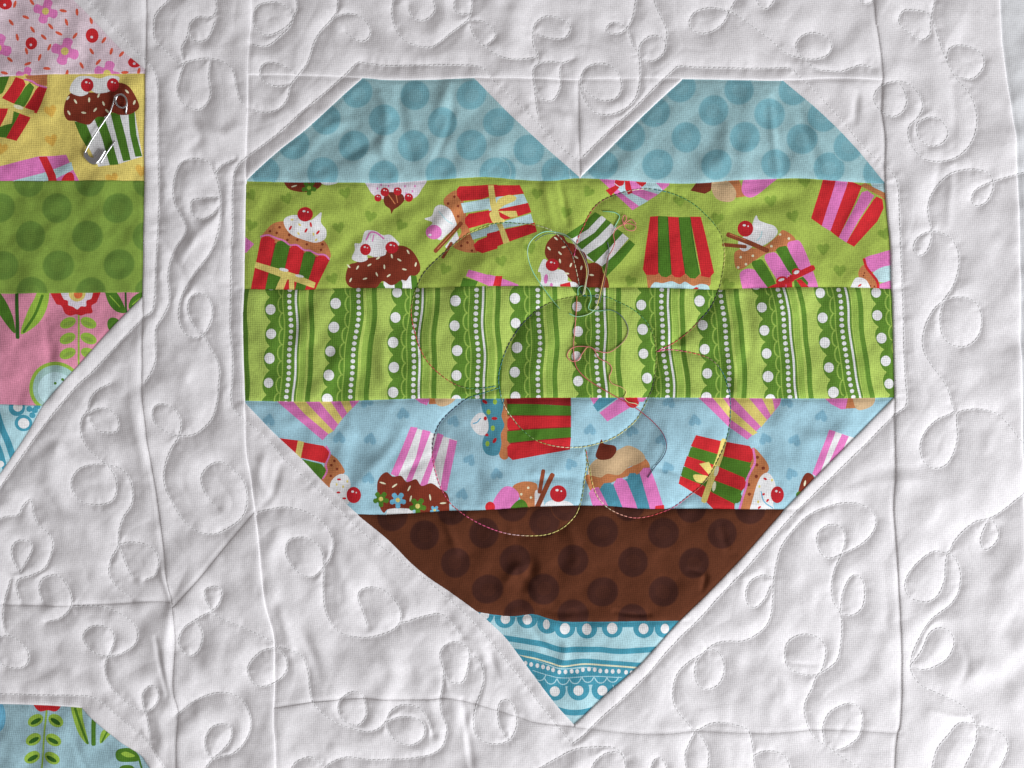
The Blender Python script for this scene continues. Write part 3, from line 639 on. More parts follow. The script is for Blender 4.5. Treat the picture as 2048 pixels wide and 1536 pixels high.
def print_green_cupcakes():
    p = Print()
    p.at(*G1)
    for x, y in [(85, 200), (375, 230), (845, 185), (90, 440), (790, 460), (1045, 370), (1290, 440), (740, 870), (1640, 790)]:
        p.heart('limeh', x, y, 48, hsh(x) * 1.2 - .6)
    p.at(*G2)
    for x, y in [(460, 230), (960, 210), (745, 410), (110, 890), (1370, 1080), (390, 760), (1850, 300)]:
        p.heart('limeh', x, y, 58, hsh(x) * 1.2 - .6)
    p.at(*G3)
    for x, y in [(1120, 110), (790, 300), (1000, 450), (1300, 770), (1460, 980), (270, 470), (1900, 620), (370, 1120)]:
        p.heart('limeh', x, y, 62, hsh(x) * 1.2 - .6)
    p.at(*G1)
    p.motif('cupcake_print', 'chocolate cupcake print cut off by the blue dotted strip')
    p.S('choc', [(360, 70), (370, 130), (420, 165), (520, 180), (600, 165), (650, 130), (665, 70), (500, 40)])
    p.E('cream', 435, 130, 24, 6, -.3)
    p.bloom('green', 555, 145, 62, 5, 'lgreen')
    p.S('white', [(640, 60), (650, 105), (700, 125), (780, 105), (790, 60)])
    p.motif('cupcake_print', 'upside down pink frosted cupcake print with chocolate drop')
    p.S('lpink', [(1010, 60), (1030, 150), (1080, 210), (1180, 240), (1300, 240), (1400, 220), (1450, 160), (1485, 60), (1250, 20)])
    p.dots('pink', [(1190, 130), (1240, 150), (1320, 130), (1380, 170), (1400, 130), (1100, 150), (1330, 190), (1130, 120)], 7, 10)
    p.S('kiss', [(1150, 225), (1190, 180), (1290, 190), (1315, 240), (1270, 290), (1230, 315), (1210, 350), (1200, 312), (1160, 280)])
    p.K('tan', [(1190, 200), (1240, 270)], 8); p.K('tan', [(1250, 200), (1260, 260)], 7)
    for x, y, r in [(1160, 178, 35), (1262, 172, 33), (1105, 225, 29), (1350, 220, 34)]: p.cherry(x, y, r)
    p.motif('cupcake_print', 'cupcake print with red cherry, white icing and yellow ribbon')
    p.S('tan', [(165, 545), (210, 480), (270, 430), (360, 412), (500, 430), (620, 520), (700, 600), (722, 705), (600, 700), (400, 630), (250, 570)])
    p.dots('cdot', [(320, 460), (240, 490), (295, 505), (395, 520), (535, 595), (660, 595), (650, 640), (460, 560), (380, 560)], 11)
    p.P('dred', [(168, 560), (290, 585), (400, 625), (512, 660), (712, 724), (560, 1040), (70, 1040)])
    p.P('red', [(165, 550), (190, 530), (235, 532), (280, 560), (272, 620), (180, 1040), (66, 1040)])
    p.P('green', [(283, 600), (300, 572), (340, 562), (380, 575), (398, 610), (300, 1040), (180, 1040)])
    p.P('red', [(400, 625), (420, 605), (470, 608), (512, 645), (420, 1040), (300, 1040)])
    p.P('green', [(510, 670), (530, 652), (570, 655), (606, 690), (500, 1040), (420, 1040)])
    p.P('red', [(610, 700), (640, 682), (690, 690), (718, 722), (560, 1040), (490, 1040)])
    p.K('pink', [(165, 532), (225, 520), (290, 545), (350, 565), (400, 600), (455, 600), (512, 640), (560, 645), (620, 675), (680, 680), (716, 715)], 13)
    p.P('yel', [(125, 735), (330, 795), (460, 838), (605, 902), (592, 945), (430, 890), (310, 850), (115, 780)])
    p.P('yel', [(340, 830), (385, 862), (330, 1000), (260, 1000)]); p.P('yel', [(392, 870), (432, 880), (435, 1000), (395, 1000)])
    p.E('white', 350, 798, 38, 13, .2); p.E('white', 475, 848, 36, 11, .2)
    p.S('white', [(355, 400), (400, 370), (470, 365), (560, 405), (605, 380), (656, 342), (650, 420), (690, 480), (682, 550), (610, 582), (520, 562), (420, 522), (365, 460)])
    p.dots('red', [(405, 465), (530, 485), (570, 440), (625, 500)], 9, 21, True)
    p.dots('yel', [(420, 400), (470, 510), (590, 515), (480, 440), (610, 560)], 8, 14, True)
    p.cherry(525, 357, 62, 58)
    p.motif('cupcake_print', 'chocolate cupcake print with two cherries on white icing')
    p.P('white', [(1150, 890), (1390, 840), (1400, 1040), (1150, 1040)])
    p.P('green', [(1085, 950), (1105, 905), (1140, 900), (1165, 945), (1170, 1040), (1085, 1040)])
    p.P('green', [(1235, 900), (1255, 865), (1285, 868), (1300, 905), (1295, 1040), (1240, 1040)])
    p.P('green', [(1365, 840), (1410, 845), (1440, 1040), (1380, 1040)])
    p.S('choc', [(870, 765), (930, 740), (1000, 710), (1100, 690), (1180, 650), (1280, 605), (1370, 640), (1430, 730), (1440, 800), (1405, 842), (1360, 845), (1330, 885), (1290, 880), (1240, 915), (1200, 920), (1140, 890), (1085, 945), (980, 950), (880, 935), (845, 870)])
    p.S('white', [(895, 710), (920, 640), (918, 588), (970, 582), (1000, 490), (1080, 487), (1140, 520), (1200, 518), (1250, 560), (1272, 600), (1180, 640), (1160, 680), (1080, 697), (1020, 680), (1020, 718), (960, 737)])
    p.K('pink', [(1010, 560), (1040, 500), (1080, 500), (1110, 515), (1150, 550)], 13); p.K('pink', [(1070, 520), (1060, 570)], 9)
    p.cherry(1005, 637, 43, 46); p.cherry(1215, 620, 52, 48)
    p.dots('cream', [(940, 780), (1035, 760), (1155, 775), (1215, 690), (1275, 720), (1405, 755), (1315, 795), (1095, 835), (1190, 845), (1000, 870), (885, 880), (1345, 655), (1105, 705), (870, 770)], 7, 19, True)
    p.motif('cupcake_print', 'tilted cupcake print with red and pale blue wrapper and yellow bow')
    p.S('tan', [(1630, 265), (1650, 210), (1735, 165), (1790, 260), (1820, 420), (1850, 520), (1900, 640), (1880, 662), (1780, 650), (1700, 600), (1770, 500), (1730, 420), (1680, 330)])
    p.dots('cdot', [(1715, 215), (1665, 270), (1745, 290), (1745, 370), (1820, 580), (1770, 605), (1855, 645)], 11)
    p.P('red', [(1735, 155), (1755, 130), (1975, 118), (2060, 118), (2060, 190), (1930, 235), (1770, 250), (1735, 205)])
    p.P('pale', [(1768, 268), (2000, 225), (2060, 225), (2060, 300), (1790, 345)])
    p.P('red', [(1800, 385), (1830, 350), (2060, 310), (2060, 400), (1830, 467), (1800, 425)])
    p.P('pale', [(1840, 505), (2060, 430), (2060, 500), (1862, 557)])
    p.P('red', [(1868, 600), (1900, 565), (2060, 500), (2060, 630), (1940, 668), (1885, 645)])
    p.at(*G2)
    p.P('red', [(-10, 150), (290, 148), (332, 230), (80, 262), (-10, 275)])
    p.P('pale', [(-10, 285), (80, 262), (328, 235), (368, 320), (100, 378), (-10, 400)])
    p.P('red', [(-10, 400), (90, 380), (372, 320), (402, 410), (270, 452), (-10, 520)])
    p.P('pale', [(-10, 530), (150, 495), (398, 425), (425, 512), (170, 560), (-10, 615)])
    p.P('red', [(-30, 620), (165, 572), (435, 510), (458, 600), (210, 692), (130, 722), (-40, 795)])
    p.P('yel', [(-20, 148), (35, 148), (62, 330), (110, 500), (140, 570), (192, 705), (132, 722), (92, 590), (30, 450), (0, 330)])
    p.S('yel', [(75, 295), (180, 243), (255, 262), (240, 300), (140, 345), (60, 400)]); p.P('yel', [(75, 400), (255, 398), (272, 450), (200, 462)])
    p.S('yel', [(-5, 420), (50, 400), (90, 450), (150, 495), (60, 520), (20, 500)])
    p.at(*G1)
    p.S('white', [(1475, 390), (1535, 365), (1560, 300), (1610, 280), (1680, 315), (1722, 400), (1727, 450), (1650, 520), (1600, 560), (1540, 520), (1500, 470), (1540, 420)])
    p.K('pale', [(1590, 330), (1650, 400), (1700, 430)], 10)
    p.E('pink', 1550, 497, 64, 58); p.E('white', 1520, 520, 14, 10)
    p.P('white', [(1640, 610), (1735, 490), (1750, 545), (1665, 640)])
    p.K('stick', [(1562, 648), (1768, 425)], 33); p.K('stick', [(1622, 698), (1690, 582)], 25); p.K('tan', [(1580, 630), (1720, 478)], 7)
    p.motif('gift_print', 'pink and green gift print cut off by the lace strip')
    p.P('green', [(1785, 862), (1905, 890), (1850, 1000), (1740, 1000)]); p.P('pink', [(1830, 798), (2060, 862), (2060, 928), (1990, 928), (1808, 850)]); p.P('red', [(1990, 900), (2060, 880), (2060, 1000), (1960, 1000)])
    p.at(*G2)
    p.P('pink', [(-20, 1020), (70, 1040), (270, 1115), (330, 1200), (-20, 1200)]); p.P('red', [(10, 1200), (55, 1035), (122, 1035), (95, 1200)])
    p.motif('gift_print', 'pink and pale blue gift print with a red ribbon')
    p.P('pink', [(1030, 50), (1780, 50), (1745, 150), (1620, 250), (1390, 392)])
    p.P('pale', [(1210, 60), (1310, 60), (1350, 210), (1545, 300), (1455, 352), (1330, 260), (1230, 170)]); p.P('pale', [(1390, 60), (1560, 60), (1690, 195), (1640, 235), (1500, 190)])
    p.P('red', [(1128, 195), (1220, 150), (1262, 170), (1180, 248)]); p.P('red', [(1312, 60), (1350, 60), (1392, 218), (1350, 238), (1320, 180)])
    p.S('red', [(1215, 130), (1240, 70), (1305, 70), (1302, 140), (1240, 168)]); p.P('red', [(1410, 60), (1530, 60), (1525, 130), (1485, 162), (1430, 120)]); p.K('lpink', [(1215, 130), (1260, 160), (1300, 150)], 8)
    p.motif('cupcake_print', 'chocolate cupcake print with green and white striped wrapper')
    p.at(*Z4)
    p.P('white', [(780, 500), (1090, 250), (1180, 200), (1520, 490), (1340, 700), (1180, 850), (900, 700)])
    p.P('green', [(718, 442), (930, 300), (1090, 150), (1168, 195), (1000, 372), (800, 492)])
    p.P('green', [(855, 562), (1080, 418), (1232, 243), (1302, 290), (1130, 462), (920, 634)])
    p.P('green', [(978, 700), (1190, 560), (1372, 368), (1452, 420), (1262, 622), (1085, 802)])
    p.P('green', [(1178, 850), (1350, 690), (1530, 508), (1602, 570), (1420, 792), (1230, 985)])
    p.S('choc', [(600, 438), (680, 450), (735, 535), (825, 565), (850, 620), (950, 670), (982, 740), (1000, 808), (1090, 800), (1170, 850), (1192, 930), (1252, 1020), (1245, 1170), (1000, 1170), (900, 1170), (760, 1000), (640, 880), (520, 800), (450, 700), (460, 580), (520, 490)])
    p.S('white', [(358, 915), (410, 780), (460, 760), (560, 870), (680, 900), (740, 980), (742, 1035), (850, 1060), (885, 1170), (420, 1170), (400, 1000), (385, 920)])
    p.E('pink', 460, 1010, 26, 62, .1); p.E('pink', 530, 1090, 20, 30)
    p.P('red', [(640, 1080), (770, 1048), (792, 1170), (650, 1170)])
    p.cherry(540, 830, 84, 80)
    p.dots('cream', [(590, 490), (500, 620), (690, 600), (640, 680), (640, 780), (780, 830), (730, 940), (850, 730), (915, 865), (1045, 960)], 12, 30, True)
    p.motif('cupcake_print', 'upside down cupcake print with red and green wrapper')
    p.at(*G2)
    p.P('tan', [(1520, 1000), (2160, 1020), (2150, 1120), (1990, 1240), (1550, 1240)])
    p.P('red', [(1560, 455), (1640, 450), (1642, 1010), (1610, 1025), (1520, 1022), (1490, 970)])
    p.P('green', [(1640, 450), (1732, 455), (1765, 1020), (1720, 1048), (1670, 1040), (1642, 1000)])
    p.P('red', [(1730, 455), (1842, 460), (1902, 1015), (1850, 1050), (1800, 1045), (1768, 1015)])
    p.P('green', [(1840, 460), (1952, 458), (2040, 1020), (2000, 1060), (1950, 1055), (1905, 1010)])
    p.P('red', [(1950, 455), (2057, 455), (2105, 640), (2187, 1000), (2140, 1050), (2060, 1035), (2010, 760)])
    for a, b, c in ([(1640, 460), (1641, 800), (1642, 1000)], [(1732, 462), (1748, 760), (1766, 1015)], [(1842, 466), (1870, 760), (1904, 1010)], [(1952, 462), (1990, 740), (2042, 1015)]): p.K('dgreen', [a, b, c], 9)
    p.S('pale', [(1555, 1180), (1600, 1098), (1680, 1105), (1770, 1085), (1850, 1115), (1900, 1090), (1980, 1130), (2060, 1110), (2130, 1130), (2145, 1200), (2100, 1260), (1600, 1260)])
    p.P('red', [(1960, 1170), (2010, 1140), (2040, 1150), (2000, 1180)])
    p.at(*G3)
    p.motif('cupcake_print', 'acorn cupcake print cut off by the blue dotted strip')
    p.P('tan', [(340, 90), (470, 90), (545, 258), (450, 272), (400, 190)]); p.S('beige', [(205, 90), (340, 90), (440, 200), (430, 290), (350, 312), (260, 280), (215, 200)])
    p.P('kiss', [(5, 200), (80, 100), (215, 100), (205, 200), (145, 232)]); p.S('pink', [(500, 175), (560, 70), (850, 60), (770, 150), (620, 262), (530, 252)])
    p.motif('cupcake_print', 'striped red and pink cupcake wrapper print')
    p.P('pale', [(1740, 70), (1960, 70), (1960, 240), (1790, 175)]); p.P('tan', [(1660, 150), (1720, 120), (1800, 170), (1960, 250), (1960, 345), (1870, 262), (1750, 195)])
    p.P('red', [(1310, 50), (1440, 50), (1405, 240), (1285, 545), (1180, 472)]); p.P('pink', [(1440, 50), (1560, 60), (1485, 290), (1370, 595), (1285, 545)])
    p.P('red', [(1550, 100), (1630, 128), (1682, 155), (1602, 340), (1450, 660), (1370, 595)]); p.P('pink', [(1680, 215), (1735, 198), (1800, 250), (1650, 480), (1525, 708), (1450, 658)])
    p.P('red', [(1790, 290), (1820, 258), (1880, 282), (1892, 370), (1830, 500), (1600, 748), (1525, 708), (1655, 490)])
    p.motif('cupcake_print', 'cupcake print with cinnamon sticks, cherry and red bow')
    p.S('tan', [(450, 790), (560, 760), (700, 760), (850, 640), (900, 588), (990, 635), (1025, 690), (950, 745), (830, 795), (740, 815), (620, 890), (510, 965), (450, 955), (433, 860)])
    p.dots('cream', [(495, 850), (545, 920), (610, 838), (470, 950), (875, 630), (960, 670), (790, 745)], 13)
    p.S('pink', [(485, 1030), (535, 968), (610, 968), (665, 1010), (760, 1130), (760, 1230), (560, 1230)]); p.S('green', [(603, 925), (655, 880), (712, 890), (820, 1080), (840, 1200), (760, 1150)])
    p.S('pink', [(725, 860), (785, 808), (852, 830), (990, 1040), (920, 1200), (850, 1080)]); p.P('green', [(830, 782), (860, 755), (930, 740), (965, 780), (1055, 960), (1090, 1040), (1000, 1040), (950, 980)])
    p.S('pink', [(948, 745), (1015, 690), (1080, 710), (1165, 900), (1270, 1230), (1160, 1230), (1080, 1010)])
    p.P('green', [(1010, 1080), (1100, 1040), (1150, 1100), (1120, 1230), (1020, 1230)])
    p.P('pink', [(880, 1130), (960, 1110), (1040, 1230), (900, 1230)])
    p.S('white', [(645, 442), (670, 490), (740, 520), (820, 548), (852, 610), (800, 680), (700, 742), (640, 722), (560, 785), (500, 782), (470, 705), (520, 650), (600, 620), (610, 520)])
    p.K('pale', [(700, 600), (690, 650), (650, 690)], 14)
    p.cherry(540, 572, 76, 78)
    p.K('stick', [(372, 628), (560, 702), (750, 788)], 46); p.K('stick', [(330, 725), (540, 748)], 36); p.K('tan', [(390, 622), (540, 680)], 9)
    p.K('red', [(700, 1200), (800, 1150), (900, 1110), (980, 1060)], 46); p.K('red', [(980, 1060), (1100, 1000), (1195, 955)], 58)
    p.E('red', 890, 1080, 56, 42, -.3); p.E('white', 888, 1072, 30, 13, -.3); p.E('red', 1035, 995, 46, 36); p.E('white', 1035, 998, 30, 17, -.4); p.E('red', 980, 1060, 36); p.E('lpink', 955, 1035, 12, 5)
    p.P('red', [(1030, 1075), (1080, 1068), (1160, 1145), (1110, 1180)]); p.K('red', [(960, 1090), (968, 1200)], 58); p.E('red', 880, 1130, 50, 40)
    p.motif('cupcake_print', 'pink cupcake print cut off by the white edge')
    p.S('tan', [(1645, 980), (1700, 925), (1770, 1000), (1830, 1100), (1850, 1220), (1740, 1220), (1650, 1060)]); p.dots('cdot', [(1700, 1005), (1760, 1130), (1800, 1135), (1690, 1030)], 9)
    p.S('pink', [(1700, 865), (1830, 815), (2010, 780), (2010, 930), (1800, 992), (1740, 965)]); p.S('pale', [(1780, 1015), (1880, 945), (2010, 940), (2010, 1070), (1850, 1092)]); p.P('pink', [(1850, 1110), (2010, 1060), (2010, 1230), (1850, 1230)])
    p.K('red', [(1695, 870), (1720, 950), (1785, 1030), (1830, 1100), (1842, 1230)], 26)
    p.S('white', [(1565, 1220), (1595, 1075), (1655, 1048), (1730, 1090), (1770, 1220)]); p.E('red', 1655, 1125, 22, 9, -.6)
    p.motif('gift_print', 'pink paper corner print at the white edge')
    p.at(*G1).P('pink', [(-40, 520), (40, 535), (112, 592), (50, 660), (-40, 670)])
    return p


def print_blue_cupcakes():
    p = Print()
    for R, lst, r in ((B1, [(270, 280), (925, 445), (1215, 455), (1200, 820), (1520, 220), (1180, 110)], 60), (B2, [(220, 290), (370, 650), (620, 780), (300, 970), (1490, 370), (1310, 690), (1880, 380)], 58),
                      (B3, [(230, 95), (430, 240), (170, 390), (1430, 205), (985, 385), (1220, 395), (1190, 660), (215, 610), (1160, 95)], 50)):
        p.at(*R)
        for x, y in lst: p.heart('blueh', x, y, r, 2.6 + hsh(x) * 1.1)
    p.at(*B1)
    p.motif('cupcake_print', 'pink and yellow striped cupcake wrapper print beside the left point of the strip')
    p.P('pink', [(290, 60), (1130, 60), (1105, 110), (1050, 168), (1000, 218), (960, 262), (872, 382), (820, 412), (770, 468)])
    p.P('yel', [(450, 60), (570, 60), (640, 140), (872, 382), (825, 410), (600, 220)]); p.P('yel', [(700, 60), (810, 60), (955, 268), (915, 318), (800, 180)]); p.P('yel', [(910, 60), (1000, 60), (1048, 168), (1000, 216)])
    p.motif('gift_print', 'red and green cupcake print with cherry cut by the white edge')
    p.S('tan', [(800, 520), (840, 590), (905, 640), (962, 720), (972, 772), (880, 825), (842, 905), (740, 880), (780, 750)]); p.dots('cdot', [(850, 700), (905, 735), (845, 800), (880, 660)], 13)
    p.P('red', [(300, 440), (540, 470), (520, 640), (440, 600)]); p.P('yel', [(540, 470), (597, 483), (560, 680), (505, 640)]); p.P('red', [(597, 487), (780, 520), (830, 575), (815, 640), (785, 682), (565, 632)]); p.P('green', [(560, 640), (760, 690), (800, 745), (780, 800), (740, 860)])
    p.K('pink', [(800, 525), (838, 590), (800, 690), (808, 760), (770, 825)], 15)
    p.S('white', [(855, 840), (930, 783), (1000, 798), (1032, 880), (1015, 940), (1010, 1060), (930, 1010), (840, 920)]); p.dots('red', [(922, 832), (915, 955), (970, 1010)], 20, 10); p.dots('yel', [(960, 900), (1000, 850), (900, 880)], 9, 14)
    p.cherry(1060, 977, 68, 76)
    p.motif('cupcake_print', 'upside down chocolate cupcake print with small flowers and pink striped wrapper')
    p.P('white', [(1590, 342), (2022, 470), (1960, 700), (1890, 960), (1410, 790)])
    p.P('pink', [(1590, 342), (1655, 350), (1560, 600), (1470, 810), (1405, 780), (1500, 560)]); p.P('pink', [(1700, 368), (1775, 388), (1690, 620), (1590, 870), (1545, 845), (1640, 620)])
    p.P('pink', [(1838, 400), (1895, 420), (1830, 620), (1735, 910), (1670, 900), (1780, 620)]); p.P('pink', [(1950, 455), (2022, 475), (1980, 680), (1925, 940), (1860, 940), (1900, 700)])
    p.P('white', [(1330, 1230), (1380, 1100), (1600, 1100), (1640, 1230)])
    p.S('choc', [(1278, 885), (1310, 800), (1370, 763), (1425, 805), (1500, 798), (1555, 855), (1640, 830), (1692, 892), (1780, 868), (1865, 925), (1930, 970), (1948, 1070), (1920, 1190), (1700, 1190), (1640, 1120), (1500, 1100), (1380, 1110), (1335, 1145), (1290, 1050)])
    p.bloom('green', 1312, 1015, 76); p.bloom('sky', 1470, 1025, 78); p.bloom('green', 1655, 1080, 82); p.bloom('sky', 1812, 1120, 46)
    p.dots('cream', [(1330, 865), (1440, 890), (1575, 915), (1770, 1000), (1890, 1055), (1590, 1010)], 8, 30, True)
    p.motif('cupcake_print', 'sliver of a pink cupcake print under the lace strip, left one')
    p.P('pink', [(1590, 50), (1770, 50), (1770, 90), (1740, 142), (1680, 120)]); p.P('tan', [(1770, 50), (1830, 50), (1835, 130), (1758, 132)]); p.S('beige', [(1830, 40), (2010, 40), (1985, 108), (1900, 152), (1830, 132)])
    p.at(*B2)
    p.motif('cupcake_print', 'cupcake print lying sideways with teal frosting and red green wrapper')
    p.S('tan', [(640, 50), (760, 50), (740, 300), (735, 612), (650, 620), (640, 400)])
    p.P('stripe3', [(700, 20), (1312, 20), (1312, 142), (960, 128), (718, 125)]); p.P('green', [(718, 125), (960, 130), (1312, 148), (1312, 240), (720, 238)]); p.P('red', [(720, 275), (750, 245), (1312, 240), (1312, 345), (1000, 358), (735, 378), (718, 340)])
    p.P('green', [(718, 385), (1000, 362), (1312, 345), (1312, 445), (1000, 470), (745, 498), (718, 470)]); p.P('red', [(718, 530), (750, 498), (1000, 472), (1312, 443), (1305, 555), (1000, 610), (770, 652), (722, 612)])
    for a, b, c in ([(722, 125), (1000, 128), (1310, 144)], [(722, 240), (1000, 240), (1310, 241)], [(722, 380), (1000, 359), (1310, 345)], [(740, 497), (1000, 470), (1310, 444)]): p.K('dred', [a, b, c], 9)
    p.S('teal', [(488, 30), (672, 30), (682, 160), (665, 240), (692, 330), (660, 410), (665, 500), (642, 590), (590, 612), (520, 590), (488, 520), (500, 440), (532, 380), (520, 250), (485, 180)])
    p.dots('red2', [(510, 110), (600, 265), (520, 412), (602, 470)], 28, 15, True); p.dots('lgreen', [(605, 110), (545, 205), (585, 355), (535, 500)], 20, 26)
    p.S('white', [(378, 312), (430, 230), (490, 213), (536, 270), (542, 370), (500, 422), (430, 400)]); p.K('sky', [(402, 312), (440, 300), (470, 262)], 11); p.E('red', 515, 265, 16, 20)
    p.motif('gift_print', 'pink and teal striped print piece under the lace strip')
    p.P('pink', [(1470, 40), (1570, 40), (1575, 90), (1525, 135)]); p.P('teal', [(1600, 40), (1770, 40), (1740, 80), (1560, 202), (1518, 142)]); p.P('pink', [(1578, 212), (1780, 60), (1960, 40), (1900, 140), (1652, 293)]); p.S('red', [(1815, 60), (1930, 60), (1945, 130), (1890, 168), (1832, 132)])
    p.P('pink', [(1930, 50), (2040, 50), (1990, 110), (1940, 110)])
    p.motif('cupcake_print', 'cupcake print with two cinnamon sticks and cherry above the brown strip')
    p.S('tan', [(768, 905), (860, 853), (985, 868), (1005, 950), (1020, 1190), (900, 1190), (840, 1010)]); p.dots('cream', [(850, 970), (915, 910), (940, 1000)], 12)
    p.S('pink', [(585, 1050), (680, 908), (772, 908), (832, 990), (760, 1100), (700, 1200), (590, 1200)]); p.E('red', 560, 1090, 46, 52); p.S('green', [(735, 1120), (830, 1020), (902, 1060), (915, 1200), (740, 1200)])
    p.S('white', [(975, 965), (1010, 930), (1055, 980), (1050, 1190), (990, 1190)]); p.S('white', [(1040, 1200), (1080, 1050), (1200, 1025), (1330, 1065), (1360, 1200)]); p.K('sky', [(1170, 1095), (1260, 1085)], 10)
    p.K('stick', [(1055, 752), (1020, 950)], 38); p.K('stick', [(1140, 790), (1085, 900), (990, 1110)], 46)
    p.cherry(1195, 965, 78, 78)
    p.motif('cupcake_print', 'acorn topped cupcake print with pink and teal wrapper')
    p.S('tan', [(1450, 800), (1550, 780), (1750, 760), (1900, 700), (1985, 630), (2045, 705), (2000, 780), (1850, 800), (1650, 880), (1520, 950), (1475, 900)])
    p.P('teal', [(1500, 950), (1600, 910), (1780, 850), (2030, 740), (2100, 870), (2190, 1160), (1560, 1160)])
    p.P('pink', [(1478, 960), (1515, 915), (1570, 905), (1700, 1160), (1540, 1160)]); p.P('teal', [(1590, 905), (1620, 868), (1682, 862), (1830, 1160), (1690, 1160)]); p.P('pink', [(1708, 880), (1740, 825), (1785, 818), (1832, 850), (1960, 1160), (1820, 1160)])
    p.P('teal', [(1838, 810), (1860, 775), (1910, 772), (1962, 830), (2080, 1160), (1950, 1160)]); p.P('pink', [(1950, 770), (1985, 725), (2045, 722), (2100, 860), (2200, 1160), (2065, 1160)])
    p.P('red', [(2100, 1080), (2180, 1070), (2190, 1160), (2090, 1160)])
    p.S('beige', [(1478, 725), (1540, 650), (1620, 618), (1750, 558), (1850, 518), (1960, 568), (2002, 640), (1930, 690), (1850, 720), (1760, 790), (1650, 780), (1590, 815), (1520, 800), (1480, 790)])
    p.S('kiss', [(1543, 605), (1580, 500), (1600, 458), (1622, 500), (1720, 520), (1735, 570), (1690, 632), (1630, 650), (1570, 645)])
    p.at(*B3)
    p.motif('cupcake_print', 'pink and yellow striped cupcake wrapper print crossed by green stitching')
    p.P('pink', [(440, 40), (1125, 40), (1100, 115), (1050, 180), (990, 250), (845, 392), (700, 290)])
    p.P('yel', [(555, 40), (640, 40), (720, 150), (925, 335), (888, 358), (720, 235)]); p.P('yel', [(720, 40), (840, 40), (1000, 235), (955, 292), (830, 160)]); p.P('yel', [(950, 40), (1040, 40), (1062, 160), (1030, 200)])
    p.motif('gift_print', 'large red and green cupcake print with yellow ribbon and cherry')
    p.S('tan', [(880, 460), (970, 528), (1015, 620), (965, 690), (930, 780), (900, 1000), (780, 1000), (800, 850), (850, 690)]); p.dots('cdot', [(920, 590), (970, 615), (915, 680), (855, 745), (860, 820), (925, 530)], 14)
    p.P('green', [(440, 360), (640, 405), (870, 445), (880, 560), (800, 800), (745, 900), (740, 1000), (640, 1000), (490, 845), (310, 735)])
    p.P('red', [(440, 355), (640, 402), (690, 410), (860, 440), (892, 480), (888, 540), (868, 572), (650, 520), (610, 505), (400, 442)])
    p.P('green', [(400, 450), (610, 512), (850, 580), (875, 620), (870, 660), (840, 688), (620, 612), (590, 585), (378, 520)])
    p.P('red', [(370, 520), (590, 592), (820, 690), (835, 730), (828, 765), (800, 792), (590, 712), (345, 598)])
    p.P('green', [(342, 602), (590, 712), (785, 800), (803, 840), (795, 870), (762, 893), (570, 805), (500, 752), (322, 672)])
    p.P('red', [(318, 677), (500, 752), (570, 808), (740, 895), (752, 1000), (640, 1000), (490, 850), (303, 737)])
    p.K('yel', [(662, 400), (630, 530), (570, 690), (505, 872)], 46); p.P('yel', [(468, 582), (545, 566), (575, 632), (545, 668)]); p.S('yel', [(425, 668), (540, 682), (510, 730), (445, 722)]); p.E('cream', 605, 640, 16, 44, .3); p.E('cream', 585, 760, 14, 40, .2)
    p.K('pink', [(893, 465), (905, 570), (872, 640), (845, 700), (835, 760), (805, 850), (765, 1000)], 17)
    p.S('white', [(945, 690), (1008, 653), (1060, 720), (1072, 800), (1050, 900), (1070, 1000), (870, 1000), (895, 830)]); p.dots('red', [(985, 700), (970, 822), (1005, 870), (940, 925)], 16, 9, True); p.dots('yel', [(940, 760), (1040, 710), (930, 880)], 9, 12); p.K('sky', [(953, 800), (978, 880), (1050, 932)], 9)
    p.cherry(1082, 825, 52, 66)
    p.motif('cupcake_print', 'pink and white striped cupcake print cut by the raised white edge')
    p.P('white', [(1490, 313), (1760, 400), (1460, 760), (1360, 660)]); p.P('pink', [(1490, 313), (1540, 326), (1410, 690), (1358, 662)]); p.P('pink', [(1590, 345), (1645, 366), (1560, 570), (1480, 700), (1480, 600)])
    p.S('choc', [(1245, 820), (1278, 700), (1320, 652), (1375, 690), (1360, 800), (1280, 860)]); p.E('cream', 1300, 735, 8, 24, .2); p.E('green', 1255, 825, 26)
    p.motif('cupcake_print', 'sliver of a pink cupcake print under the lace strip, right one')
    p.P('pink', [(1430, 40), (1640, 40), (1635, 100), (1620, 148), (1580, 152), (1500, 110)]); p.P('tan', [(1640, 40), (1690, 40), (1702, 142), (1615, 146)]); p.S('beige', [(1690, 40), (1845, 40), (1835, 118), (1740, 158), (1690, 132)])
    return p


def col_seam(curve, x):
    c = np.array(curve, float)
    return float(np.interp(x, c[:, 0], c[:, 1]))


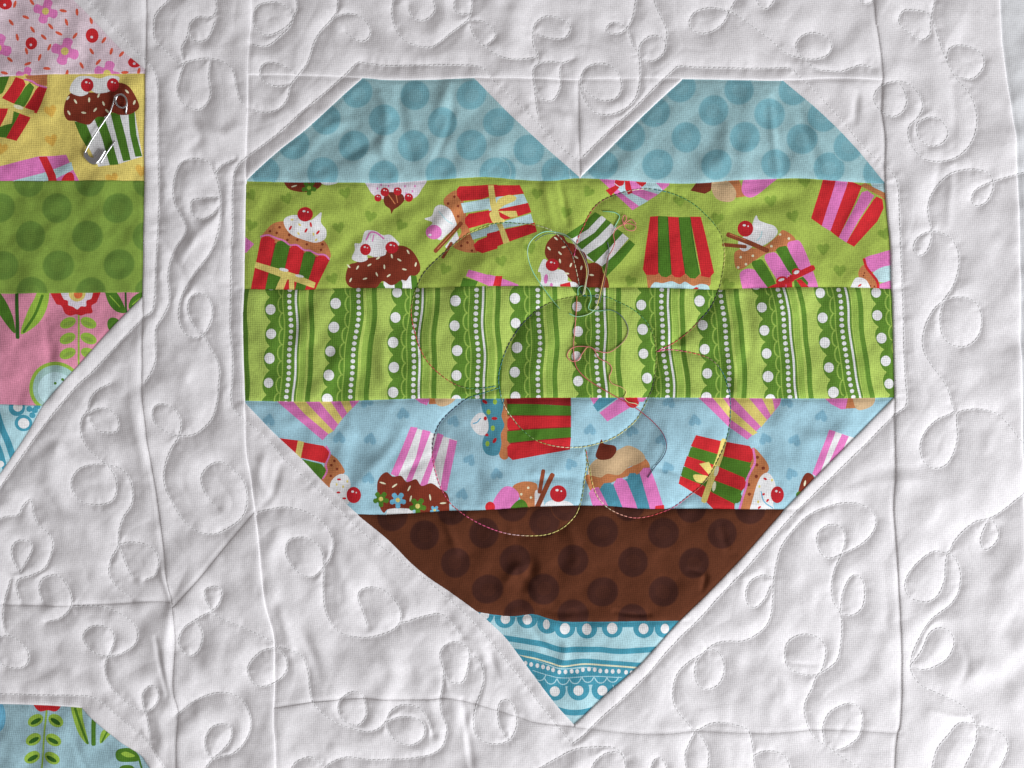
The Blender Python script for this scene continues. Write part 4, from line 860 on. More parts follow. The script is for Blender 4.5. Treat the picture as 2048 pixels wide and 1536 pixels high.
def print_green_lace():
    p = Print()
    cols = [(418, 455, 467, 492, 0, 34, 30), (540, 579, 592, 622, -4, 619, 30), (664, 710, None, 742, -8, 607, 33), (789, 829, 840, 870, -4, 585, 30), (912, 954, 967, 997, 0, 602, 58), (1031, 1077, None, 1111, 1, 597, 52), (1155, 1195, 1210, 1238, 3, 613, 58),
            (1288, 1328, 1341, 1369, 6, 610, 50), (1408, 1452, None, 1483, 8, 602, 46), (1530, 1570, 1582, 1612, 14, 615, 48), (1652, 1690, 1704, 1729, 16, 586, 50), (1766, 1808, 1818, 1850, 16, 585, 50)]
    vv = np.arange(556, 822, 6.0)
    for ci, (xc, xd, xl, xs, dr, y0, _) in enumerate(cols):
        def X(x, v, w=1.0):
            return x + dr * (v - 690) / 115.0 + w * (2.2 * math.sin(v / 37.0 + ci * 1.7) + 1.2 * math.sin(v / 17.0 + ci))
        pitch = 45 + 5 * hsh(ci + 3)
        cy = np.arange(y0 - 3 * pitch, 850, pitch)
        # pale inner band and dark stripe
        line = lambda x, k=1.0: [(X(x, v, k), v) for v in vv]
        p.K('lacem', line(xl + 14 if xl else xd + 22), 12)
        p.K('laced', line(xs), 10)
        # dark band with scalloped left edge
        right = (xl + 6) if xl else (xd + 10)
        left = []
        for v in np.arange(552, 826, 3.0):
            d = np.min(np.abs(cy - v))
            left.append((X(xc + 3, v) - 19 * math.sqrt(max(0.0, 1 - (d / (pitch * 0.53)) ** 2)) + 4, v))
        p._add('laced', np.array(left + [(X(right, v), v) for v in np.arange(826, 552, -5.0)]))
        # little open scallops and the thin pale line
        x1 = xc + (xd - xc) * 0.46
        for y in np.arange(545, 830, pitch * 0.66):
            a = np.linspace(-1.4, 1.4, 9)
            p.K('lacem', [(X(x1, y) - 8 * math.cos(t) + 6, y + pitch * 0.33 * math.sin(t)) for t in a], 3.0)
        p.K('lacem', line(x1 + 8), 2.4)
        for y in cy:
            if 545 < y < 830:
                r = 10.0 + 1.2 * hsh(y + ci)
                p.E('white', X(xc, y), y, r * 0.95, r)
        for y in np.arange(556, 826, 11.9):
            p.E('white', X(xd, y), y, 4.3 + .6 * hsh(y), 4.2)
        if xl: p.K('white', line(xl), 4.2)
    return p


def print_blue_lace():
    p = Print().at(940, 1200, .2246)
    for x, y in [(120, 135), (310, 165), (510, 165), (690, 210), (845, 250), (1040, 255), (1265, 245), (1545, 250), (1735, 250)]: p.E('tealb', x, y, 92, 88)
    p.K('tealb', [(-60, 40), (300, 95), (500, 95), (700, 150), (870, 180), (1300, 180), (1950, 175)], 120)
    for x, y, a, b in [(130, 135, 40, 40), (315, 170, 42, 46), (510, 175, 42, 45), (680, 215, 30, 44), (845, 255, 45, 50), (1040, 260, 42, 50), (1265, 250, 46, 50), (1545, 255, 44, 48), (1735, 255, 38, 44)]: p.E('white', x, y, a, b)
    p.K('tealb', [(250, 335), (500, 368), (650, 395), (800, 440), (950, 440), (1150, 440), (1350, 455), (1750, 435)], 50)
    p.K('tealb', [(380, 470), (550, 492), (700, 535), (840, 572), (1000, 557), (1200, 572), (1560, 600)], 74)
    p.K('cream', [(360, 488), (550, 515), (700, 555), (830, 590), (1000, 570), (1200, 580), (1560, 612)], 14)
    p.K('tealb', [(400, 560), (600, 625), (800, 690), (1060, 680), (1450, 690)], 150)
    for x, y in [(420, 700), (600, 770), (755, 800), (965, 795), (1180, 800), (1380, 770)]: p.E('tealb', x, y, 98)
    for i, (x, y) in enumerate([(495, 565), (545, 575), (600, 585), (650, 595), (695, 605), (740, 620), (795, 640), (850, 640), (905, 635), (955, 635), (1005, 620), (1060, 615), (1110, 620), (1160, 630), (1215, 632), (1270, 635), (1325, 635), (1390, 645), (1440, 650)]): p.E('white', x, y, 17, 21)
    for x, y in [(620, 690), (720, 720), (830, 725), (935, 715), (1050, 705), (1165, 715), (1270, 705)]:
        p.K('ltb', [(x - 55, y - 20), (x - 30, y + 18), (x, y + 28), (x + 30, y + 18), (x + 55, y - 20)], 9)
    p.K('ltb', [(560, 630), (700, 670), (830, 695), (1060, 680), (1350, 690)], 7)
    for x, y in [(755, 815), (965, 805), (1180, 810), (590, 775)]: p.E('white', x, y, 45)
    p.K('tealb', [(700, 950), (800, 985), (900, 1005), (1000, 1000), (1150, 970)], 52)
    return p


def print_dots(ground, dot, pts, r=30):
    p = Print()
    for i, (x, y) in enumerate(pts):
        for k, g in (('1', 1.05), ('2', 1.015), ('3', 0.975), ('', 0.93)):      # ink bleeds a little at the rim
            p.E(dot + k, x, y, g * r * (0.97 + .08 * hsh(i)), g * r * (0.95 + .1 * hsh(i + 50)), hsh(i) * 3)
        p.E(dot + '3', x + 4 * hsh(i + 9) - 2, y + 4 * hsh(i + 7) - 2, r * .5, r * .45, hsh(i) * 3)
    return p


DOT_UL = [(715, 186), (830, 191), (943, 190), (652, 239), (769, 241), (885, 246), (997, 245), (588, 289), (708, 292), (827, 292), (943, 291), (1058, 300), (530, 343), (646, 346), (768, 352), (882, 346), (1002, 346), (1112, 345), (990, 345), (470, 300), (1170, 340), (1110, 250)]
DOT_UR = [(1362, 175), (1478, 180), (1310, 225), (1427, 221), (1259, 272), (1372, 275), (1205, 330), (1315, 329), (1432, 330), (1539, 228), (1489, 275), (1604, 278), (1551, 328), (1658, 336), (1587, 180), (1646, 233), (1697, 292), (1756, 345), (1150, 290)]
DOT_BR = [(785, 1033), (849, 1070), (905, 1020), (968, 1066), (1025, 1012), (911, 1125), (975, 1178), (1030, 1120), (1089, 1044), (1087, 1178), (1038, 1229), (1146, 1120), (1132, 1013), (1205, 1063), (1266, 1124), (1327, 1066), (1388, 1126), (1444, 1067), (1205, 1183), (1327, 1183), (1146, 1229), (1383, 1015), (1500, 1018), (1259, 1013), (1265, 1236)]
DOT_GR = [(x / 4.0, 384 + y / 4.0) for x, y in [(0, 130), (460, 130), (945, 130), (250, 355), (705, 355), (1180, 355), (30, 590), (475, 590), (955, 580), (260, 805), (730, 805), (1205, 800), (230, -75), (720, -85), (1180, -80), (-210, 355), (-450, 130), (-430, 590), (-200, 800)]]


def print_pink_sprinkle():
    p = Print().at(*Q1)
    for i, (x, y) in enumerate([(260, 20), (120, 35), (90, 180), (210, 140), (410, 215), (510, 90), (620, 100), (535, 180), (265, 240), (140, 300), (355, 300), (475, 270), (605, 290), (215, 410), (400, 383), (735, 412), (830, 320), (890, 410), (730, 165), (970, 430), (85, 480), (325, 465), (230, 515), (655, 525), (790, 500), (385, 555), (45, 590), (1000, 580), (1110, 570), (540, 590)]):
        p.E('oran', x, y, 12, 30, hsh(i) * 3.1)
    for x, y, r in [(370, 95, 100), (525, 415, 112), (-20, 385, 118), (860, 590, 105), (215, 620, 82)]:
        p.motif('flower_print'); p.bloom('flow', x, y, r, 4)
    p.ground()
    for x, y, a, b in [(45, 30, 54, 48), (738, 285, 50, 58), (255, 350, 48, 50), (1075, 495, 52, 46)]:
        p.E('red', x, y, a, b); p.E('lpink', x - 4, y + 12, 11)
    return p


def print_yellow():
    p = Print().at(*Q1)
    for x, y in [(410, 890), (410, 1120), (20, 1190), (900, 1430), (1130, 1360)]: p.heart('yelh', x, y, 50, hsh(x) - .5)
    p.motif('gift_print', 'red and green striped gift print with yellow ribbon on yellow cloth')
    p.P('tan', [(190, 580), (390, 580), (385, 690), (300, 690), (240, 660)])
    p.P('green', [(-60, 590), (95, 590), (30, 745), (-60, 800)]); p.P('red', [(20, 790), (100, 680), (135, 622), (195, 640), (212, 680), (112, 845)]); p.P('green', [(108, 842), (205, 700), (245, 662), (278, 700), (195, 855)]); p.P('red', [(188, 872), (285, 722), (325, 684), (386, 712), (300, 912)])
    p.P('red', [(-60, 870), (80, 870), (0, 1030), (-60, 1030)]); p.P('green', [(-60, 1040), (30, 1010), (110, 890), (165, 910), (60, 1108), (-60, 1090)]); p.P('red', [(58, 1110), (160, 908), (250, 942), (142, 1132)])
    p.P('yel', [(-60, 750), (110, 830), (280, 890), (262, 930), (100, 872), (-60, 810)]); p.P('yel', [(70, 870), (112, 895), (100, 990), (35, 1005)]); p.E('cream', 150, 858, 40, 16, .3)
    p.K('pink', [(205, 640), (265, 655), (300, 680), (380, 705)], 14)
    p.motif('cupcake_print', 'chocolate cupcake print on yellow cloth under the safety pin')
    p.P('white', [(600, 960), (1080, 890), (1140, 1252), (960, 1310), (790, 1335)])
    p.P('green', [(598, 975), (690, 980), (745, 1125), (700, 1185), (650, 1100)]); p.P('green', [(752, 935), (832, 925), (900, 1130), (952, 1318), (880, 1322), (820, 1120)]); p.P('green', [(888, 905), (962, 905), (1010, 1100), (1048, 1280), (988, 1292), (935, 1100)]); p.P('green', [(1030, 895), (1078, 895), (1095, 1080), (1138, 1250), (1085, 1256), (1045, 1080)])
    p.S('choc', [(545, 780), (600, 740), (700, 740), (850, 740), (900, 690), (960, 663), (1040, 700), (1098, 800), (1112, 860), (1070, 902), (1020, 922), (960, 922), (900, 902), (840, 935), (780, 940), (720, 998), (660, 990), (600, 970), (540, 960), (513, 890)])
    p.S('white', [(568, 740), (580, 670), (630, 615), (720, 612), (800, 630), (880, 606), (955, 620), (930, 690), (870, 735), (780, 748), (720, 722), (700, 755), (640, 772)])
    p.cherry(700, 682, 50, 54); p.cherry(905, 680, 48, 54)
    p.dots('cream', [(610, 815), (715, 800), (555, 905), (675, 905), (765, 880), (830, 830), (860, 890), (1020, 735), (1075, 820), (790, 765), (550, 790)], 8, 20, True)
    p.motif('gift_print', 'pink and pale blue gift print with red ribbon on yellow cloth')
    p.P('pink', [(-60, 1350), (310, 1252), (530, 1238), (630, 1440), (640, 1500), (-60, 1500)]); p.P('pale', [(100, 1450), (380, 1370), (575, 1298), (592, 1360), (420, 1440), (380, 1500), (60, 1500)]); p.P('red', [(312, 1256), (372, 1250), (445, 1400), (460, 1500), (390, 1500), (380, 1420)]); p.S('red', [(495, 1430), (550, 1380), (592, 1402), (580, 1490), (500, 1490)])
    return p


def leafpair(p, x, y, rx, ry, a, c1, c2):
    for s in (-1, 1):
        p.E(c1, x + s * rx * 1.25, y - abs(math.sin(a)) * rx * .3, rx, ry, s * a)
        p.E(c2, x + s * rx * 1.2, y - abs(math.sin(a)) * rx * .3 + ry * .15, rx * .7, ry * .38, s * a)


def print_pink_garden():
    p = Print().at(*Q2)
    p.motif('leaf_print', 'green leaves and stem print on pink cloth')
    p.K('dgreen', [(140, 760), (142, 980), (148, 1165)], 30); p.S('green', [(-40, 760), (20, 830), (75, 920), (115, 1030), (128, 1132), (60, 1065), (-10, 970), (-60, 900)]); p.S('lgreen', [(330, 760), (398, 790), (372, 940), (300, 1060), (185, 1138), (178, 1090), (225, 960), (280, 860)]); p.K('green', [(345, 830), (290, 970), (195, 1120)], 22)
    p.motif('flower_print', 'red scalloped flower print with leafy stem on pink cloth')
    p.K('lgreen', [(632, 980), (634, 1160), (628, 1380)], 15)
    for y in (1055, 1180, 1300): leafpair(p, 628, y, 66, 42, .42, 'lgreen', 'grd')
    p.S('red', [(425, 740), (785, 740), (780, 870), (735, 910), (742, 965), (690, 975), (650, 990), (610, 978), (565, 990), (520, 970), (492, 910), (445, 885)])
    p.S('lpink', [(495, 740), (725, 740), (735, 845), (695, 870), (690, 915), (650, 915), (620, 940), (585, 918), (548, 905), (545, 870), (508, 850)]); p.E('yel', 620, 815, 66, 62); p.E('orng', 628, 820, 34)
    p.motif('leaf_print', 'dark green leaves print at the right edge of the pink cloth')
    p.K('dgreen', [(1005, 760), (1010, 960)], 16); p.S('green', [(845, 780), (920, 790), (985, 890), (1005, 965), (930, 955), (870, 890)]); p.S('green', [(1030, 930), (1055, 850), (1150, 790), (1190, 810), (1150, 880), (1090, 930)]); p.S('green', [(860, 1040), (890, 1005), (940, 1015), (960, 1060), (920, 1110), (870, 1100)])
    p.K('lgreen', [(880, 830), (960, 920)], 8); p.K('lgreen', [(1060, 900), (1120, 850)], 8)
    p.motif('flower_print', 'pale blue round flower print with green ring on pink cloth')
    p.E('lgreen', 445, 1565, 208); p.E('mint', 445, 1565, 180); p.E('pale', 445, 1580, 140); p.dots('green', [(500, 1500), (440, 1530), (560, 1540), (480, 1580)], 12)
    p.E('red', 500, 1620, 40)
    return p


def print_blue_left():
    p = Print().at(*Q3)
    p.E('tealb', 190, 312, 66); p.E('white', 192, 314, 42); p.E('tealb', 140, 190, 66); p.E('white', 148, 182, 38)
    p.K('tealb', [(-30, 200), (20, 340), (70, 480), (110, 620)], 52); p.K('tealb', [(-40, 420), (10, 560), (40, 700)], 40); p.E('white', 5, 640, 26)
    p.dots('tealb', [(240, 200), (280, 210), (260, 250), (300, 180)], 24)
    return p


def print_blue_garden():
    p = Print().at(*Q4)
    p.motif('flower_print', 'red flower print with leafy green stem on pale blue cloth')
    p.K('lgreen', [(372, 1070), (356, 1300), (335, 1560)], 15)
    for x, y in ((366, 1165), (352, 1315), (340, 1460)): leafpair(p, x, y, 66, 46, .5, 'lgreen', 'dgreen')
    p.S('red', [(250, 980), (480, 980), (480, 1050), (440, 1085), (380, 1075), (320, 1085), (275, 1050)])
    p.motif('leaf_print', 'green leaves print on pale blue cloth beside the white corner')
    p.S('lgreen', [(565, 1010), (640, 1010), (668, 1150), (712, 1342), (640, 1275), (590, 1150)]); p.K('green', [(600, 1060), (650, 1200), (705, 1335)], 20); p.K('green', [(752, 1150), (750, 1345)], 36); p.S('lgreen', [(800, 1340), (812, 1250), (855, 1220), (900, 1240), (860, 1290)]); p.K('green', [(860, 1240), (815, 1330)], 14)
    p.motif('leaf_print', 'dark round leaf print at the cut corner of pale blue cloth')
    p.S('green', [(925, 1430), (950, 1385), (1040, 1380), (1110, 1440), (1100, 1482), (960, 1482)]); p.S('lgreen', [(970, 1420), (1010, 1405), (1080, 1440), (1020, 1450)]); p.K('green', [(1110, 1460), (1140, 1560)], 16); p.S('green', [(950, 1560), (980, 1515), (1060, 1520), (1080, 1580)])
    p.ground(); p.E('sky', -20, 1130, 60, 120)
    return p
# ------------------------------------------------------------------ the quilt and its pieces of cloth
quilt = bpy.data.objects.new('quilt', None)
COL.objects.link(quilt)
tag(quilt, 'white patchwork quilt with a striped fabric heart and looping vine stitching', 'quilt')


def mesh_from(name, co, tris, mat, cols=None, nor=None, parent=None, smooth=True):
    me = bpy.data.meshes.new(name)
    nv, nt = len(co), len(tris)
    me.vertices.add(nv); me.loops.add(nt * 3); me.polygons.add(nt)
    me.vertices.foreach_set('co', np.asarray(co, np.float32).ravel())
    me.loops.foreach_set('vertex_index', np.asarray(tris, np.int32).ravel())
    me.polygons.foreach_set('loop_start', np.arange(0, nt * 3, 3, dtype=np.int32))
    me.polygons.foreach_set('use_smooth', np.full(nt, smooth))
    me.update(calc_edges=True)
    if cols is not None:
        ca = me.color_attributes.new('Col', 'FLOAT_COLOR', 'CORNER')
        c4 = np.ones((nt, 3, 4), np.float32)
        c4[:, :, :3] = np.asarray(cols, np.float32).reshape(nt, -1, 3) if np.asarray(cols).ndim == 3 else np.asarray(cols, np.float32)[:, None, :]
        ca.data.foreach_set('color', c4.ravel())
    me.materials.append(mat)
    if nor is not None:
        me.normals_split_custom_set_from_vertices(np.asarray(nor, np.float32))
    o = bpy.data.objects.new(name, me)
    COL.objects.link(o)
    if parent is not None: o.parent = parent
    return o


GRID = 3.0
DU0, DV0, DU1, DV1 = -60, -60, 2108, 1596


def lattice(poly):
    lo, hi = poly.min(0), poly.max(0)
    out = []
    for step, fine in ((GRID, True), (15.0, False)):
        vs = np.arange(math.floor(lo[1] / step) * step, hi[1] + step, step * 0.866)
        for par in (0, 1):
            us = np.arange(math.floor(lo[0] / step) * step + par * step / 2, hi[0] + step, step)
            if fine:
                us = us[(us > DU0) & (us < DU1)]
            vv = vs[par::2]
            if fine: vv = vv[(vv > DV0) & (vv < DV1)]
            if not len(us) or not len(vv): continue
            m = inside(poly, us, vv)
            j, i = np.nonzero(m)
            p = np.stack([us[i], vv[j]], 1)
            if not fine:
                p = p[(p[:, 0] < DU0 - 4) | (p[:, 0] > DU1 + 4) | (p[:, 1] < DV0 - 4) | (p[:, 1] > DV1 + 4)]
            out.append(p)
    return np.vstack(out)


def ccw(p):
    x, y = p[:, 0], p[:, 1]
    return p if np.sum(x * np.roll(y, -1) - np.roll(x, -1) * y) > 0 else p[::-1]


PIECES = []


def piece(name, poly, level, label=None, mat=None, base=None, prints=None):
    poly = ccw(resample_keep(np.array(poly, float), 4.0))
    keep = np.linalg.norm(poly - np.roll(poly, 1, axis=0), axis=1) > 0.05
    if mat is MAT_PRINT: mat = MAT_PRINTS[len(PIECES) * 2 % 5]
    PIECES.append((name, poly[keep], level, label, mat or MAT_WHITE, base, prints))


def build_piece(name, poly, level, label, mat, base, prints):
    dense = resample(poly, 1.0, True)
    kd = KDTree(len(dense))
    for i, q in enumerate(dense): kd.insert((q[0], q[1], 0), i)
    kd.balance()
    # rows of points that follow the folded edge
    d = np.roll(poly, -1, axis=0) - np.roll(poly, 1, axis=0)
    d /= np.linalg.norm(d, axis=1)[:, None] + 1e-9
    inn = np.stack([-d[:, 1], d[:, 0]], 1)
    rows = []
    for off in (1.0, 2.2, 4.0):
        for q in poly + inn * off:
            if abs(kd.find((q[0], q[1], 0))[2] - off) < 0.12 * off: rows.append(q)
    pts = [poly]
    faces = [list(range(len(poly)))]
    nb = len(poly)
    info = [(-1, base)]
    if prints is not None:
        for gid, col, out in prints.items:
            out = ccw(np.asarray(out))
            if out[:, 0].max() < poly[:, 0].min() or out[:, 0].min() > poly[:, 0].max() or out[:, 1].max() < poly[:, 1].min() or out[:, 1].min() > poly[:, 1].max(): continue
            pts.append(out); faces.append(list(range(nb, nb + len(out)))); nb += len(out)
            info.append((gid, col))
    pts.append(np.array(rows)); pts.append(lattice(poly))
    pts = np.vstack([p for p in pts if len(p)])
    r = delaunay_2d_cdt([Vector(q) for q in pts.tolist()], [], faces, 1, 1e-3, True)
    P = np.array([(q.x, q.y) for q in r[0]])
    top = np.array([max(f) if f and 0 in f else -1 for f in r[5]])
    T = np.array(r[2], int)[top >= 0]
    top = top[top >= 0]
    dist = np.array([kd.find((x, y, 0))[2] for x, y in P.tolist()])
    t = np.clip(dist / 3.2, 0, 1)
    lip = np.sqrt(1 - (1 - t) ** 2)
    h = sample(HH, P[:, 0], P[:, 1]) + level * lip - 0.7 * (1 - lip)
    X = np.stack([(P[:, 0] - 1024) * S, (768 - P[:, 1]) * S, Z0 + h * S], 1)
    T = T[:, ::-1]                                    # v runs downwards
    fn = np.cross(X[T[:, 1]] - X[T[:, 0]], X[T[:, 2]] - X[T[:, 0]])
    flip = fn[:, 2] < 0
    T[flip] = T[flip][:, ::-1]
    fn[flip] *= -1
    nor = np.zeros_like(X)
    for k in range(3): np.add.at(nor, T[:, k], fn)
    nor /= np.linalg.norm(nor, axis=1)[:, None] + 1e-20
    gids = np.array([info[i][0] for i in top])
    cols = np.array([info[i][1] if info[i][1] is not None else (0.8, 0.8, 0.8) for i in top])

    def sub(mask, nm, parent, lab):
        tt = T[mask]
        used, inv = np.unique(tt, return_inverse=True)
        o = mesh_from(nm, X[used], inv.reshape(-1, 3), mat, cols[mask] if base is not None else None, nor[used], parent)
        if lab: o['label'] = lab
        return o
    root = sub(gids < 0, name, quilt, label)
    for g in sorted(set(gids[gids >= 0].tolist())):
        nm, lab = prints.names[g]
        sub(gids == g, nm, root, lab)
    return root


def cut(curve, a, b, axis=0, step=4.0):
    """the part of a curve between two values of u (axis 0) or v (axis 1), in the order a to b"""
    c = spline(curve, step)
    if c[0, axis] > c[-1, axis]: c = c[::-1]
    lo, hi = min(a, b), max(a, b)
    m = (c[:, axis] > lo) & (c[:, axis] < hi)
    o = 1 - axis
    ends = []
    for t in (lo, hi):
        q = [0, 0]; q[axis] = t; q[o] = float(np.interp(t, c[:, axis], c[:, o])); ends.append(q)
    r = np.vstack([[ends[0]], c[m], [ends[1]]])
    return r if a <= b else r[::-1]


def mv(c, du, dv):
    return np.asarray(c, float) + np.array([du, dv])


def J(*cs):
    return np.vstack([np.atleast_2d(np.asarray(c, float)) for c in cs])


V_T, V_B = -M + 30, 1536 + M - 30
U_L, U_R = -M + 30, 2048 + M - 30
sHLL, sHLR, sHUL, sHUC1, sHUC2, sHUR = (spline(c, 4) for c in (HLL, HLR, HUL, HUC1, HUC2, HUR))
sLS, sLT, sN1, sDG = spline(LS, 4), spline(LT, 4), spline(N1, 4), spline(DG, 4)

# coloured strips of the heart (lower ones run on a little under their neighbours)
piece('fabric_strip', J(cut(S12, 486, 1158), [(1160, 357)], mv(sHUC1[::-1], 5, -7), [(950, 147), (722, 147)], mv(sHUL[::-1], -6, -7), [(484, 362)]), 0.9,
      'pale blue polka dot strip forming the heart lobe next to the red and green cupcake', MAT_PRINT, CA['dotb'], print_dots('dotb', 'dotd', DOT_UL))
piece('fabric_strip', J([(1160, 357)], cut(S12, 1162, 1774), mv(sHUR[::-1], 6, -7), [(1568, 149), (1362, 149)], mv(sHUC2[::-1], -5, -7)), 0.9,
      'pale blue polka dot strip forming the heart lobe above the striped pink wrapper', MAT_PRINT, CA['dotb'], print_dots('dotb', 'dotd', DOT_UR))
piece('fabric_strip', J(mv(cut(S12, 481, 1784), 0, -8), mv(cut(S23, 1796, 477), 0, 8)), 0.0, 'lime green strip printed with cupcakes across the heart', MAT_PRINT, CA['lime'], print_green_cupcakes())
piece('fabric_strip', J(cut(S23, 477, 1798), cut(S34, 1800, 478)), 0.9, 'green strip printed with vertical lace bands and white dots', MAT_PRINT, CA['lace'], print_green_lace())
piece('fabric_strip', J(mv(cut(S34, 478, 1800), 0, -8), mv(sHLR[sHLR[:, 1] < 1019], 8, 8), mv(cut(S45, 1590, 700), 0, 8), mv(sHLL[sHLL[:, 1] < 1028][::-1], -8, 8)), 0.0,
      'pale blue strip printed with cupcakes above the brown strip', MAT_PRINT, CA['blue'], print_blue_cupcakes())
piece('fabric_strip', J(cut(S45, 700, 1588), mv(sHLR[(sHLR[:, 1] > 1019) & (sHLR[:, 1] < 1242)], 8, 8), cut(S56, 1372, 936), mv(sHLL[(sHLL[:, 1] > 1030) & (sHLL[:, 1] < 1218)][::-1], -8, 8)), 0.9,
      'dark brown strip printed with darker brown spots', MAT_PRINT, CA['brown'], print_dots('brown', 'brownd', DOT_BR))
piece('fabric_strip', J(mv(cut(S56, 934, 1376), 0, -8), mv(sHLR[sHLR[:, 1] > 1244], 8, 8), [(1150, 1462)], mv(sHLL[sHLL[:, 1] > 1222][::-1], -9, 6)), 0.0,
      'pale blue pointed tip printed with teal lace bands', MAT_PRINT, CA['ltb'], print_blue_lace())
# coloured strips of the next block
piece('fabric_strip', J([(U_L, 150), (-20, 156)], [(60, 152), (140, 149), (220, 148), (293, 147)], mv(sLT[::-1], 5, -6), [(-70, -200), (U_L, -200)]), 0.9, 'pale pink cloth printed with pink flowers and orange sprinkles', MAT_PRINT, CA['pinkb'], print_pink_sprinkle())
piece('fabric_strip', [(U_L, 142), (-20, 146), (140, 141), (297, 139), (297, 369), (150, 370), (U_L, 370)], 0.0, 'yellow cloth printed with cupcakes and gifts under the safety pin', MAT_PRINT, CA['yelb'], print_yellow())
piece('fabric_strip', [(U_L, 362), (0, 362), (150, 361), (297, 361), (297, 585), (150, 586), (0, 588), (U_L, 588)], 0.9, 'green cloth printed with darker green polka dots', MAT_PRINT, CA['grd'], print_dots('grd', 'grdd', DOT_GR))
piece('fabric_strip', J([(U_L, 580), (0, 580), (150, 578), (297, 577), (296, 600)], mv(sLS[sLS[:, 1] < 812], 8, 6), [(85, 818), (0, 816), (U_L, 816)]), 0.0, 'pink cloth printed with leafy stems and a red flower', MAT_PRINT, CA['pk2'], print_pink_garden())
piece('fabric_strip', J([(U_L, 806), (0, 808), (92, 811)], mv(sLS[sLS[:, 1] > 812], 8, 6), [(U_L, 1196)]), 0.9, 'pale blue cloth corner printed with teal lace rings', MAT_PRINT, CA['ltb'], print_blue_left())
piece('fabric_strip', J([(U_L, 1400), (0, 1401), (125, 1405), (166, 1408)], mv(sN1, 6, -6), [(430, V_B), (U_L, V_B)]), 0.0, 'pale blue cloth corner printed with green leafy stems', MAT_PRINT, CA['blu6'], print_blue_garden())
# white triangles and bands
piece('background_patch', J(cut(TT, 497, 725)[:1] + np.array([-9, -9]), [(600, 142), (731, 147)], sHUL[::-1][1:], [(493, 368), (483, 372)]), 1.7, 'white triangle beside the left shoulder of the heart')
piece('background_patch', J([(942, 147), (1168, 150), (1168, 349), (1160, 357)], sHUC1[::-1][1:]), 1.6, 'white triangle left of the seam in the notch of the heart')
piece('background_patch', J(spline(CS, 4)[::-1], [(1156, 150), (1372, 148)], sHUC2[::-1][1:]), 2.4, 'white triangle right of the seam in the notch of the heart')
piece('background_patch', J([(1558, 150), (1776, 150), (1779, 366), (1769, 365)], sHUR[::-1][1:]), 1.7, 'white triangle beside the right shoulder of the heart')
piece('background_patch', J(sHLL, mv(cut(BB, 1149, 551), 0, 9), mv(cut(L2, 1414, 805, 1), -9, 0)), 1.7, 'white triangle below the left side of the heart')
piece('background_patch', J(sHLR[::-1], mv(cut(RR, 797, 1466, 1), 9, 0), mv(cut(BB, 1799, 1149), 0, 9)), 2.4, 'white triangle below the right side of the heart')
piece('background_patch', J(sLT, mv(cut(L1, 139, -200, 1), 9, 0), [(-70, -200)]), 1.7, 'white triangle above the pale pink cloth')
piece('background_patch', J(sLS[::-1], mv(cut(L1, 594, 1203, 1), 9, 0), mv(cut(LB, 350, U_L), 0, 9), [(U_L, 1190)]), 1.7, 'white triangle below the pink leafy cloth')
piece('background_patch', J(cut(LB, U_L, 342), mv(cut(L1, 1206, V_B, 1), 9, 0), [(430, V_B)], sN1[::-1], cut(N0, 162, U_L)), 2.7, 'white band above the pale blue leafy corner')
piece('background_patch', J([(507, V_T)], cut(TT, 494, 1768)[0:0] if False else mv(cut(L2, V_T, 150, 1), -9, 0), cut(TT, 497, 1765), mv(cut(RR, 160, V_T, 1), 9, 0)), 2.7, 'white band above the top of the heart')
piece('background_patch', J(cut(BB, 551, 1799), mv(cut(RR, 1466, V_B, 1), 9, 0), mv(cut(L2, V_B, 1415, 1), -9, 0)), 2.7, 'white band below the tip of the heart')
piece('background_patch', J(cut(L1, V_T, 1213, 1), mv(sDG[1:-1], 7, 7), cut(L2, 1020, V_T, 1)), 3.1, 'white upright band between the heart and the pieced block')
piece('background_patch', J(sDG, cut(L2, 1019, V_B, 1), cut(L1, V_B, 1213, 1)), 3.6, 'white upright band below its slanted seam')
piece('background_patch', J(cut(RR, V_T, V_B, 1), cut(FR, V_B, V_T, 1)), 4.2, 'white upright band beside the right side of the heart')
piece('background_patch', J(mv(cut(FR, V_T, V_B, 1), -9, 0), [(U_R, V_B), (U_R, V_T)]), 2.2, 'cool white cloth beyond the outer seam', MAT_WHITE2)

for nm, poly, level, *_r in sorted(PIECES, key=lambda q: q[2]):
    m = inside(poly, UU[0], VV[:, 0])
    LEVEL[m] = level
ROOTS = [build_piece(*q) for q in PIECES]


def box(name, x0, x1, y0, y1, z0, z1, mat, parent=None, nx=1, ny=1):
    xs, ys = np.linspace(x0, x1, nx + 1), np.linspace(y0, y1, ny + 1)
    co, tr = [], []

    def face(a, b, c, d):
        k = len(co); co.extend([a, b, c, d]); tr.extend([(k, k + 1, k + 2), (k, k + 2, k + 3)])
    face((x0, y0, z1), (x1, y0, z1), (x1, y1, z1), (x0, y1, z1)); face((x0, y1, z0), (x1, y1, z0), (x1, y0, z0), (x0, y0, z0))
    face((x0, y0, z0), (x1, y0, z0), (x1, y0, z1), (x0, y0, z1)); face((x1, y0, z0), (x1, y1, z0), (x1, y1, z1), (x1, y0, z1))
    face((x1, y1, z0), (x0, y1, z0), (x0, y1, z1), (x1, y1, z1)); face((x0, y1, z0), (x0, y0, z0), (x0, y0, z1), (x0, y1, z1))
    return mesh_from(name, co, tr, mat, parent=parent, smooth=False)


